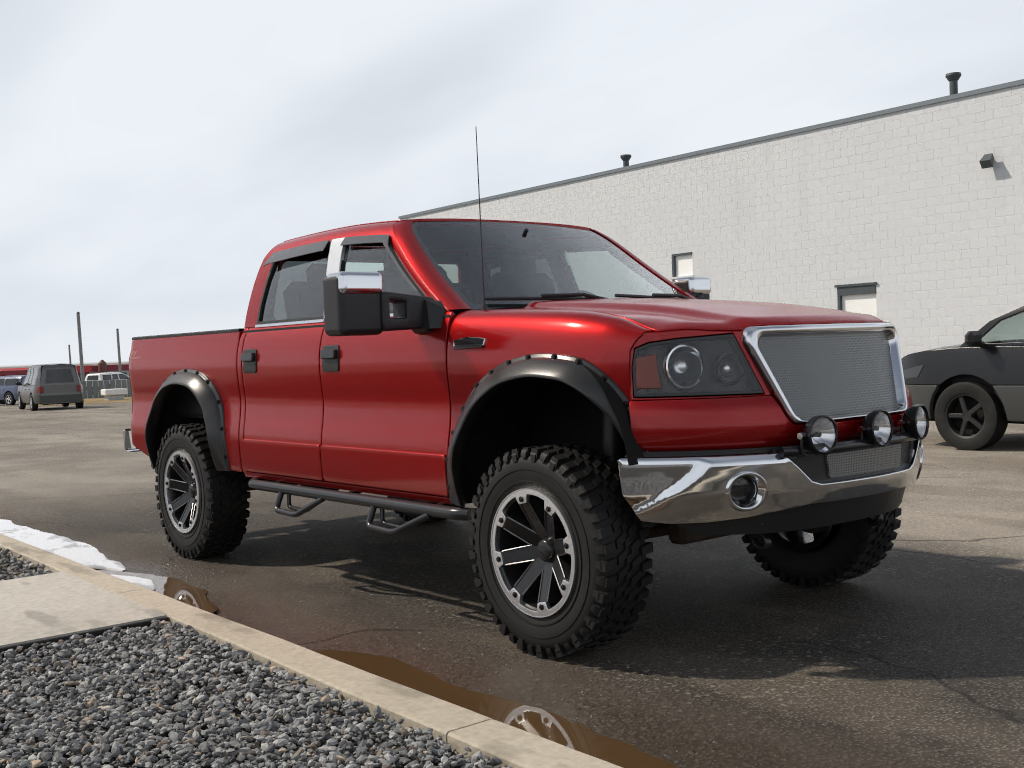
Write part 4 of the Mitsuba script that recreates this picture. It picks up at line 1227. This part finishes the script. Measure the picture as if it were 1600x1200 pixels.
# --- inside the cab
def seat(x, y, w=0.50):
    k = fresh(f'{TR}__seat')
    put(k, cat(rbox((x, y, 1.08), (0.50, w, 0.20), 0.05), moved(rbox((0, 0, 0.33), (0.15, w, 0.66), 0.06), (x - 0.26, y, 1.10), ry=-0.20)), 'interior_grey', smooth=40)
    put(f'{k}__headrest', moved(rbox((0, 0, 0), (0.11, 0.27, 0.20), 0.045), (x - 0.40, y, 1.765), ry=-0.12), 'interior_grey', smooth=40)


seat(-1.35, -0.42)
seat(-1.35, 0.42)
seat(-2.25, -0.40, 0.62)
seat(-2.25, 0.40, 0.62)
part('dashboard', cat(hullm([(-0.62, -0.84, 1.44), (-0.62, 0.84, 1.44), (-0.95, -0.84, 1.46), (-0.95, 0.84, 1.46), (-1.02, -0.84, 1.38), (-1.02, 0.84, 1.38), (-0.95, -0.84, 0.95), (-0.95, 0.84, 0.95), (-0.66, -0.84, 0.95), (-0.66, 0.84, 0.95)]), moved(rbox((0, 0, 0), (0.16, 0.40, 0.06), 0.025), (-0.95, 0.42, 1.475))), 'interior_dark', 30)
a_ = np.linspace(0, 2 * np.pi, 33)
sw = tube(np.stack([0 * a_, 0.185 * np.cos(a_), 0.185 * np.sin(a_)], 1), 0.016, 8)
part('steering_wheel', cat(moved(sw, (-1.13, 0.42, 1.43), ry=-0.45), cyl((-1.13, 0.42, 1.43), (-0.95, 0.42, 1.34), 0.05, 14), moved(rbox((0, 0, 0), (0.04, 0.34, 0.06), 0.015), (-1.12, 0.42, 1.43), ry=-0.45)), 'interior_dark', 40)
part('rear_view_mirror', cat(rbox((-1.22, 0.0, 1.875), (0.03, 0.24, 0.07), 0.012), cyl((-1.22, 0, 1.89), (-1.17, 0, 1.94), 0.012, 8)), 'interior_dark', 30)
part('cab_lining', cat(bx(-2.76, -0.66, -0.93, -0.90, 0.74, 1.46), bx(-2.76, -0.66, 0.90, 0.93, 0.74, 1.46), bx(-2.765, -2.74, -0.90, 0.90, 0.74, 1.30), bx(-0.69, -0.665, -0.90, 0.90, 0.74, 1.45)), 'interior_dark', False)

# ================================================================ the white block building
W0 = np.array([-9.76778983, 18.8426774, 0.0])
WU = np.array([0.99874242, -0.05013552, 0.0])        # along the wall, to the right in the picture
WN = np.array([-0.05013552, -0.99874242, 0.0])       # out of the wall, towards the yard
UL, UR, HW = -21.9, 12.0, 6.20


def wl(u, d, z):
    u, d, z = np.broadcast_arrays(np.asarray(u, float), np.asarray(d, float), np.asarray(z, float))
    return W0 + u[..., None] * WU + d[..., None] * WN + z[..., None] * np.array([0, 0, 1.0])


def wbox(u0, u1, d0, d1, z0, z1):
    m = trimesh.creation.box((1, 1, 1))
    v = np.array(m.vertices) + 0.5
    p = wl(u0 + (u1 - u0) * v[:, 0], d0 + (d1 - d0) * v[:, 1], z0 + (z1 - z0) * v[:, 2])
    m2 = tm(p, np.array(m.faces))
    m2.fix_normals()
    return m2


BD = 'warehouse'
labels[BD] = {'label': 'long white painted concrete block warehouse with flat roof, behind the pickup truck', 'category': 'warehouse'}
DOOR, WIN = (-2.50, -1.45, 0.0, 2.42), (-7.90, -7.15, 3.04, 3.66)
wallp = sbox(UL, 0, UR, HW)
for o in (DOOR, WIN):
    wallp = wallp.difference(sbox(o[0], max(o[2], -0.01), o[1], o[3]))
m_ = slab(wallp, -0.25, -0.0045)
v_ = np.array(m_.vertices)
wm = tm(wl(v_[:, 0], v_[:, 2], v_[:, 1]), np.array(m_.faces))
put(f'{BD}__wall', wm, 'painted_joint')
put(f'{BD}__shell', cat(wbox(UL, UL + 0.25, -15, -0.251, 0, HW), wbox(UR - 0.25, UR, -15, -0.251, 0, HW), wbox(UL, UR, -15.2, -15, 0, HW)), 'painted_block')
put(f'{BD}__roof', wbox(UL + 0.2, UR - 0.2, -15, -0.26, HW - 0.35, HW - 0.25), 'roof_gravel')
put(f'{BD}__flashing', cat(wbox(UL - 0.03, UR + 0.03, -0.27, 0.045, HW + 0.002, HW + 0.075), wbox(UL - 0.03, UR + 0.03, 0.046, 0.050, HW - 0.02, HW + 0.075)), 'grey_flashing')
# blocks, in running bond: those largest in the picture one by one, the rest as one part
blocks = []
CH, CL, J = 0.20, 0.40, 0.006
for r in range(int(HW / CH)):
    u = UL + (0.0 if r % 2 else -CL / 2)
    while u < UR:
        blocks.append((max(u + J / 2, UL), min(u + CL - J / 2, UR), r * CH + J / 2, (r + 1) * CH - J / 2))
        u += CL
cut = []
for a, b, c, d in blocks:
    P = [(a, b)]
    for o in (DOOR, WIN):
        if d > o[2] + 0.01 and c < o[3] - 0.01:
            Q = []
            for s, e in P:
                if e <= o[0] or s >= o[1]:
                    Q.append((s, e))
                else:
                    if s < o[0]:
                        Q.append((s, o[0]))
                    if e > o[1]:
                        Q.append((o[1], e))
            P = Q
    cut += [(s, e, c, d) for s, e in P if e - s > 0.02]


def screen_xy(p):
    d = p - EYE
    rt = np.cross(FW, UP)
    z = d @ FW
    return 800 + 1800 * (d @ rt) / z, 600 - 1800 * (d @ UP) / z, z


cand = []
for i, (a, b, c, d) in enumerate(cut):
    x, y, z = screen_xy(wl((a + b) / 2, 0, (c + d) / 2))
    inside = 5 < x < 1595 and 5 < y < 1195
    lo = 520 if x > 1400 else 430 if x > 1000 else 345
    cand.append(((b - a) * (d - c) / z ** 2 if inside and y < lo else 0, i))
big = {i for w, i in sorted(cand, reverse=True)[:300] if w > 0}
rest = []
gB = np.random.default_rng(3)


def block_mesh(a, b, c, d):
    o = gB.uniform(-0.0008, 0.0008)
    e = 0.003
    pts = [wl(u, dd, z) for u0, z0, in ((a, c), (b, c), (b, d), (a, d)) for u, z, dd in ((u0, z0, -0.02), (u0, z0, o - 0.003))]
    pts += [wl(a + e, o, c + e), wl(b - e, o, c + e), wl(b - e, o, d - e), wl(a + e, o, d - e)]
    v = np.array(pts)
    f = [(8, 9, 10), (8, 10, 11)]
    for k in range(4):
        n = (k + 1) % 4
        f += [(2 * k + 1, 2 * n + 1, 8 + n), (2 * k + 1, 8 + n, 8 + k), (2 * k, 2 * n, 2 * n + 1), (2 * k, 2 * n + 1, 2 * k + 1)]
    return tm(v, np.array(f))


for i, q in enumerate(cut):
    m_ = block_mesh(*q)
    if i in big:
        put(f'{BD}__wall__block', m_, 'painted_block')
    else:
        rest.append(m_)
put(f'{BD}__wall__far_block', cat(*rest), 'painted_block', kind='stuff')
# door and window, set back in the wall
for nm, o, dp in (('door', DOOR, 0.09), ('window', WIN, 0.09)):
    fr = cat(wbox(o[0] + 0.001, o[0] + 0.075, -dp, 0.02, o[2], o[3] - 0.001), wbox(o[0] + 0.076, o[1] - 0.001, -dp, 0.02, o[3] - (0.20 if nm == 'door' else 0.06), o[3] - 0.001))  # left and top strips only: shade of the reveals put into a dark colour
    put(f'{BD}__{nm}__frame', fr, 'dark_trim')
    top = o[3] - (0.201 if nm == 'door' else 0.061)
    put(f'{BD}__{nm}', wbox(o[0] + 0.076, o[1] - 0.002, -dp - 0.04, -dp + 0.03, o[2], top), 'white_door', label='white door with reveal shade as dark strips at left and top' if nm == 'door' else 'small white panel window with reveal shade as dark strips at left and top')
    if nm == 'door':
        put(f'{BD}__door__handle', cat(wbox(o[1] - 0.14, o[1] - 0.11, -dp + 0.03, -dp + 0.08, 1.0, 1.03), wbox(o[1] - 0.24, o[1] - 0.11, -dp + 0.08, -dp + 0.10, 1.005, 1.025)), 'steel')
        put(f'{BD}__door__hood', wbox(o[0] - 0.05, o[1] + 0.05, 0.021, 0.05, o[3] - 0.005, o[3] + 0.05), 'dark_trim')
    else:
        put(f'{BD}__window__sill', wbox(o[0] - 0.04, o[1] + 0.04, -0.05, 0.06, o[2] - 0.05, o[2] - 0.001), 'painted_block')
# floodlight
lc = wl(1.44, 0.16, 4.76)
fl_ = moved(hullm([(-0.12, -0.10, 0.05), (0.12, -0.10, 0.05), (-0.12, -0.10, -0.12), (0.12, -0.10, -0.12), (-0.09, 0.10, 0.10), (0.09, 0.10, 0.10), (-0.09, 0.10, 0.0), (0.09, 0.10, 0.0)]), lc, rx=0.55, rz=math.atan2(WU[1], WU[0]))
k = put('wall_floodlight', cat(fl_, cyl(wl(1.44, -0.005, 4.80), wl(1.44, 0.12, 4.80), 0.035, 12)), 'dark_trim', label='small dark floodlight high on the white warehouse wall, at the right', cat='floodlight')
# roof vents
for u, lab in ((-10.2, 'short dark roof vent pipe with cap, on the warehouse roof above the windscreen'), (0.27, 'dark roof vent pipe with flared cap, near the right end of the warehouse roof')):
    k = fresh('roof_vent')
    b = wl(u, -0.55, HW - 0.26)
    h = 0.70 if u < -5 else 0.82
    put(f'{k}__pipe', cyl(b, b + [0, 0, h], 0.085, 20), 'dark_trim', smooth=40)
    put(f'{k}__cap', cat(cyl(b + [0, 0, h - 0.06], b + [0, 0, h + 0.04], 0.10, 20, 0.165), cyl(b + [0, 0, h + 0.04], b + [0, 0, h + 0.09], 0.165, 20, 0.155)), 'dark_trim', smooth=40)
    tag(k, lab, 'roof vent')


# ================================================================ cars
def build_car(key, label, paint, loc, rz, L=4.45, Wd=1.75, H=1.62, suv=True, cladding=None, glass='green_glass', group=None, nose=1.22, rims='machined_alloy', rake=0.76, wrad=0.335, size=1.0):
    """a plain estate or SUV: x forwards. Parts: body, roof, windows, bumpers, lamps, mirrors and wheels"""
    tw = T().translate(list(loc)) @ T().rotate([0, 0, 1], math.degrees(rz)) @ T().scale(size)
    hw = Wd / 2
    fx, rx_ = L * 0.5, -L * 0.5
    wf, wr = fx - 0.86, rx_ + 0.88
    zb = 0.98                                             # belt line

    def p(name, mesh, m, smooth=35, **kw):
        k, n = f'{key}__{name}', 0
        kk = k
        while kk in scene:
            n += 1
            kk = f'{k}_{n:03d}'
        scene[kk] = {**mikit.ply(mesh, m, smooth=smooth), 'to_world': tw}
        if kw.get('label'):
            labels[kk] = {'label': kw['label']}
        return kk
    wid = PCH([0.20, 0.30, 0.45, 0.62, 0.75, 0.88, zb, zb + 0.03], np.array([0.90, 0.95, 0.985, 1.0, 0.992, 0.975, 0.945, 0.92]) * hw)
    fade = lambda x: 1 - 0.20 * np.clip((np.abs(x) - (L / 2 - 0.55)) / 0.55, 0, 1) ** 2.2
    sd = lambda x, z: np.stack([x, -wid(z) * fade(x), z + 0 * x], -1)
    hood_z = PCH([fx - nose - 0.13, fx - 0.74 * nose, fx - 0.33 * nose, fx - 0.10 * nose, fx], [zb, zb - 0.015, zb - 0.05, zb - 0.10, zb - 0.19])
    top = [(x, float(hood_z(x))) for x in np.linspace(fx - 0.02, fx - nose - 0.08, 14)]
    arch = lambda c: Point(c, wrad).buffer(wrad + 0.07, quad_segs=16)
    sidep = Polygon([(rx_ + 0.03, 0.30), (fx - 0.05, 0.28), (fx - 0.0, 0.5)] + top + [(rx_ + 0.02, zb), (rx_, 0.75)]).difference(arch(wf)).difference(arch(wr))
    sidep = max(getattr(sidep, 'geoms', [sidep]), key=lambda g: g.area)
    zc_ = 0.62
    upper = sidep.intersection(sbox(-9, zc_ + 0.002, 9, 9)) if cladding else sidep
    lower = sidep.intersection(sbox(-9, -9, 9, zc_ - 0.002)) if cladding else None
    ms = panel(upper, sd, 0.06, 0.006, 0.04)
    k = p('body', cat(ms, flip_y(ms)), paint)
    if lower is not None:
        ml = panel(lower, off(sd, 0.012), 0.06, 0.012, 0.05)
        p('lower_cladding', ml, cladding)
        p('lower_cladding', flip_y(ml), cladding)
    # bonnet, nose and tail as lofts across the width
    yy = np.linspace(-1, 1, 25)
    hx = np.linspace(fx - nose - 0.10, fx, 16)
    P = np.array([[(x, w * float(wid(min(float(hood_z(x)), zb)) * fade(x)), float(hood_z(x)) + 0.05 * (1 - w ** 2) * np.clip((fx - x) / 0.4, 0.15, 1)) for w in yy] for x in hx])
    p('bonnet', tm(grid(P).vertices, np.array(grid(P).faces)), paint, 50)
    nz = np.linspace(float(hood_z(fx)) + 0.0, 0.26, 10)
    nx = PCH([0.2, 0.35, 0.5, 0.62, 0.72, 0.9], [-0.06, 0.02, 0.04, 0.03, 0.0, -0.04])
    P = np.array([[(fx + float(nx(z)) + 0.10 * (1 - w ** 2) - 0.05, w * float(wid(z)) * fade(np.array(fx)), z) for w in yy] for z in nz])
    p('front_bumper', grid(P), cladding or paint, 50)
    tz = np.linspace(zb, 0.28, 12)
    P = np.array([[(rx_ - 0.05 * (1 - w ** 2) - 0.04 * np.clip((0.62 - z) / 0.1, 0, 1) + 0.03, w * float(wid(z)) * fade(np.array(rx_)), z) for w in yy[::-1]] for z in tz])
    p('tailgate', grid(P), paint, 50)
    P = np.array([[(rx_ - 0.09 - 0.04 * (1 - w ** 2), w * hw * 0.84, z) for w in yy[::-1]] for z in (0.60, 0.57, 0.36, 0.32)])
    p('rear_bumper', grid(P), cladding or 'grey_cladding', 40)
    # greenhouse
    gy = PCH([zb, zb + 0.2, min(zb + 0.42, H - 0.12), H - 0.06, H - 0.02, H], np.array([0.925, 0.88, 0.80, 0.73, 0.66, 0.58]) * hw)
    gs = lambda x, z: np.stack([x, -gy(z) * fade(x), z + 0 * x], -1)
    zt = H - 0.05
    A0, A1 = fx - nose, fx - nose - rake
    C0, C1 = rx_ + 0.05, rx_ + 0.30
    gp = Polygon([(A0, zb), (A0 - 0.30, zb + 0.24), (A1, zt), (A1 - 0.1, H - 0.02), (C1, H - 0.03), (C1 - 0.1, zt), (C0, zb)])
    wins = [Polygon([(A0 - 0.16, zb + 0.03), (A0 - 0.40, zb + 0.24), (A1 - 0.06, zt - 0.05), (A1 - 0.52, zt - 0.04), (A1 - 0.50, zb + 0.03)]),
            Polygon([(A1 - 0.58, zb + 0.03), (A1 - 0.60, zt - 0.04), (A1 - 1.18, zt - 0.05), (A1 - 1.26, zb + 0.03)]),
            Polygon([(A1 - 1.34, zb + 0.03), (A1 - 1.26, zt - 0.06), (C1 - 0.02, zt - 0.07), (C0 + 0.16, zb + 0.03)])]
    wins = [w.buffer(-0.02).buffer(0.02) for w in wins if w.is_valid]
    g2 = gp
    for w in wins:
        g2 = g2.difference(w)
    m_ = panel(g2, gs, 0.05, 0.005, 0.03)
    p('cab_frame', cat(m_, flip_y(m_)), paint)
    for w in wins:
        m_ = panel(w, off(gs, -0.01), 0.08, 0, 0)
        p('window', m_, glass, True)
        p('window', flip_y(m_), glass, True)
    rx2 = np.linspace(A1 - 0.02, C1, 14)
    P = np.array([[(x - 0.0, w * float(gy(H - 0.01)) * fade(np.array(x)), H - 0.012 + 0.035 * (1 - w ** 2) - 0.02 * ((x - (A1 + C1) / 2) / 1.3) ** 2) for w in yy] for x in rx2])
    p('roof', grid(P), paint, 50)
    wz = np.linspace(zb - 0.01, H - 0.015, 10)
    P = np.array([[(float(np.interp(z, [zb, zb + 0.24, zt, H], [A0, A0 - 0.30, A1, A1 - 0.06])) + 0.10 * (1 - w ** 2), w * float(gy(z)) * 0.96, z) for w in yy] for z in wz])
    p('windscreen', grid(P), glass, True)
    P = np.array([[(float(np.interp(z, [zb, zt, H], [C0, C1 - 0.1, C1])) - 0.05 * (1 - w ** 2), w * float(gy(z)) * fade(np.array(C0)), z) for w in yy[::-1]] for z in wz])
    P2 = P[1:-2, 3:-3]
    p('tailgate_frame', cat(grid(P[:2]), grid(P[-3:]), grid(P[:, :4]), grid(P[:, -4:])), paint, 50)
    p('rear_window', grid(P2 + np.array([-0.004, 0, 0])), glass, True)
    p('interior', cat(bx(C0 + 0.1, A0 + 0.1, -hw * 0.88, hw * 0.88, 0.35, zb - 0.08), *[rbox((x, s * 0.37 * hw / 0.87, zb + 0.08), (0.13, 0.42, 0.52), 0.05) for x in (A1 - 0.45, A1 - 1.30) for s in (-1, 1)]), 'interior_dark', 30)
    for s in (-1, 1):
        f_ = (lambda m: m) if s < 0 else flip_y
        k2 = p('mirror', f_(cat(rbox((A0 - 0.26, -hw - 0.10, zb + 0.08), (0.10, 0.20, 0.14), 0.04), cyl((A0 - 0.26, -hw + 0.05, zb + 0.02), (A0 - 0.26, -hw - 0.06, zb + 0.05), 0.03, 10))), 'black_plastic')
        hl = Polygon([(fx - 0.02, 0.66), (fx - 0.34, 0.69), (fx - 0.42, 0.82), (fx - 0.10, 0.76)])
        p('headlight', f_(panel(hl, off(sd, 0.006), 0.04, 0.004, 0.02)), 'clear_lamp')
        tlp = Polygon([(rx_ + 0.02, 0.72), (rx_ + 0.20, 0.72), (rx_ + 0.14, 0.95), (rx_ + 0.03, 0.95)])
        p('tail_lamp', f_(cat(panel(tlp, off(sd, 0.006), 0.04, 0.004, 0.02), bx(rx_ - 0.03, rx_ + 0.03, -hw * 0.80, -hw * 0.66, 0.70, 0.95, 0.01))), 'red_plastic')
        for hx_ in (A1 - 0.42, A1 - 1.22):
            p('door_handle', f_(rbox((hx_, -float(wid(0.82)) - 0.012, 0.83), (0.17, 0.03, 0.03), 0.01)), paint)
        for xw in (wf, wr):
            kw_ = f'{key}__wheel'
            n = 0
            kk = kw_
            while any(q.startswith(kk + '__') for q in scene):
                n += 1
                kk = f'{kw_}_{n:03d}'
            ty = lathe([(0.20, -0.09), (0.22, -0.105), (0.29, -0.11), (0.325, -0.10), (wrad, -0.07), (wrad, 0.07), (0.325, 0.10), (0.29, 0.11), (0.20, 0.09)], 40)
            rim = cat(lathe([(0.0, -0.075), (0.05, -0.08), (0.06, -0.06), (0.06, -0.02)], 24), lathe([(0.21, -0.098), (0.195, -0.092), (0.185, -0.02), (0.21, 0.09)], 40),
                      *[moved(rbox((0.115, -0.066, 0), (0.17, 0.03, 0.05), 0.01), ry=2 * np.pi * i / 5) for i in range(5)])
            q = np.array([xw, -hw + 0.09, wrad])
            for m_, nm, ma in ((ty, 'tyre', 'rubber'), (rim, 'rim', rims), (lathe([(0.0, 0.0), (0.185, 0.0), (0.185, 0.02), (0.0, 0.02)], 24), 'disc', 'black_matte')):
                m_ = m_.copy()
                m_.apply_translation(q)
                scene[f'{kk}__{nm}'] = {**mikit.ply(f_(m_), ma, smooth=35), 'to_world': tw}
    p('floor', cat(bx(rx_ + 0.1, fx - 0.1, -hw * 0.62, hw * 0.62, 0.24, 0.50), bx(wr + 0.42, wf - 0.42, -hw * 0.9, hw * 0.9, 0.26, 0.40)), 'black_matte', False)
    tag(key, label, 'car', group)


mat('clear_lamp', base_color=(0.06, 0.063, 0.068), metallic=0.6, roughness=0.2, clearcoat=1.0)
# dark SUV, parked along the warehouse, its nose behind the truck's grille
build_car('parked_car', 'dark grey SUV with lighter lower cladding, parked at the right behind the truck', 'dark_paint', (-1.20, 8.50, 0.0), math.pi - 0.05, L=4.5, Wd=1.78, H=1.60, cladding='grey_cladding', nose=0.76, rims='black_plastic', rake=1.12, wrad=0.325, size=1.14)
build_car('parked_car_001', 'silver grey SUV seen from behind, far away at the left beside the fence', 'silver_paint', (-43.6, 10.9, -0.45), math.radians(172), L=4.6, Wd=1.85, H=1.78, glass='privacy_glass')
build_car('parked_car_002', 'blue grey car at the far left edge, behind the silver SUV', 'blue_paint', (-57.2, 13.1, -0.62), math.radians(200), L=4.5, Wd=1.75, H=1.45, glass='privacy_glass')

build_car('parked_car_003', 'pale car half hidden behind the truck tailgate, beyond the fence', 'white_paint', (-78.0, 26.3, -0.90), math.radians(120), L=4.4, Wd=1.75, H=1.5, glass='privacy_glass')
build_car('parked_car_004', 'small dark car far behind the blue grey car at the left edge', 'dark_red_cladding', (-95.0, 22.6, -1.12), math.radians(100), L=4.4, Wd=1.75, H=1.5, glass='privacy_glass')

# ================================================================ far background
def far_box(x0, x1, y0, y1, z0, z1):
    return bx(x0, x1, y0, y1, z0, z1)


def low_building(key, label, wall_m, roof_m, x, y0, y1, depth, zg, h, band, nwin):
    put(f'{key}__wall', far_box(x - depth, x, y0, y1, zg, zg + h - band), wall_m)
    put(f'{key}__roof', cat(far_box(x - depth - 0.3, x + 0.3, y0 - 0.3, y1 + 0.3, zg + h - band + 0.004, zg + h)), roof_m)
    w = (y1 - y0) / nwin
    for i in range(nwin):
        a = y0 + w * (i + 0.2)
        put(f'{key}__window', far_box(x + 0.005, x + 0.06, a, a + w * 0.6, zg + 0.9, zg + (h - band) * 0.85), 'dark_trim')
    tag(key, label, 'building')


low_building('red_roof_building', 'long low building with a bright red roof band, far off behind the silver SUV', 'brown_cladding', 'red_cladding', -180, 51.5, 60.5, 14, -2.5, 3.55, 1.1, 5)
low_building('red_roof_building_001', 'far white building with a dark red roof band, between the utility poles', 'grey_cement', 'dark_red_cladding', -195, 65.5, 80, 14, -2.6, 3.55, 1.0, 6)
low_building('brown_building', 'small dark red-brown building at the left behind the blue grey car', 'brown_cladding', 'dark_red_cladding', -152, 38.6, 43.6, 9, -2.2, 3.0, 0.6, 3)
put('silo', cat(cyl((-193, 67.4, -2.6), (-193, 67.4, 1.3), 0.7, 16), cyl((-193, 67.4, 1.3), (-193, 67.4, 1.9), 0.7, 16, 0.15)), 'brown_cladding', smooth=40, label='small dark silo standing in front of the white building with the red roof', cat='silo')
fk = 'slat_fence'
FA, FB = np.array([-58.2, 15.1]), np.array([-52.2, 22.3])
FL = np.linalg.norm(FB - FA)
fr_ = math.atan2(*(FB - FA)[::-1])
for i in range(int(FL / 0.30)):
    c = FA + (FB - FA) * (i + 0.5) * 0.30 / FL
    put(f'{fk}__slat', moved(rbox((0, 0, 0), (0.275, 0.03, 1.02), 0.006), (c[0], c[1], -0.10), rz=fr_), 'fence_metal')
for i in range(6):
    c = FA + (FB - FA) * i / 5 + np.array([-0.05, 0.05])
    put(f'{fk}__post', cyl((*c, -0.75), (*c, 0.50), 0.045, 10), 'fence_metal', smooth=40)
tag(fk, 'grey-green slat fence behind the silver SUV', 'fence')
put('utility_box', rbox((-51.9, 16.6, -0.12), (0.7, 1.1, 0.30), 0.04), 'white_paint', label='low white box standing on the grass in front of the fence', cat='box')
put('utility_box__foot', rbox((-51.9, 16.6, -0.43), (0.5, 0.8, 0.32), 0.03), 'grey_cement')
gp_ = np.array([(-49.6, 12.2), (-45.5, 20.0), (-52.0, 25.0), (-60.0, 15.5)])
put('grass_verge', slab(Polygon(gp_), -0.9, -0.50), 'dry_grass', label='strip of dry tan grass below the fence', cat='grass', kind='structure')
for x, y, h, r, lab in ((-67, 20.3, 4.37, 0.12, 'tall grey utility pole just right of the silver SUV'), (-105, 37.05, 4.45, 0.14, 'more distant utility pole beside the truck tailgate'), (-138.5, 43.7, 3.6, 0.13, 'faint distant utility pole left of the tall pole')):
    k = fresh('utility_pole')
    put(f'{k}__shaft', cyl((x, y + 0.1, -2.2), (x, y - 0.05, h), r, 12, r * 0.8), 'hazy_pole_wood', smooth=40)
    put(f'{k}__cap', cyl((x, y - 0.05, h), (x, y - 0.05, h + 0.10), r * 1.1, 12, r * 0.5), 'dark_trim', smooth=40)
    tag(k, lab, 'utility pole')
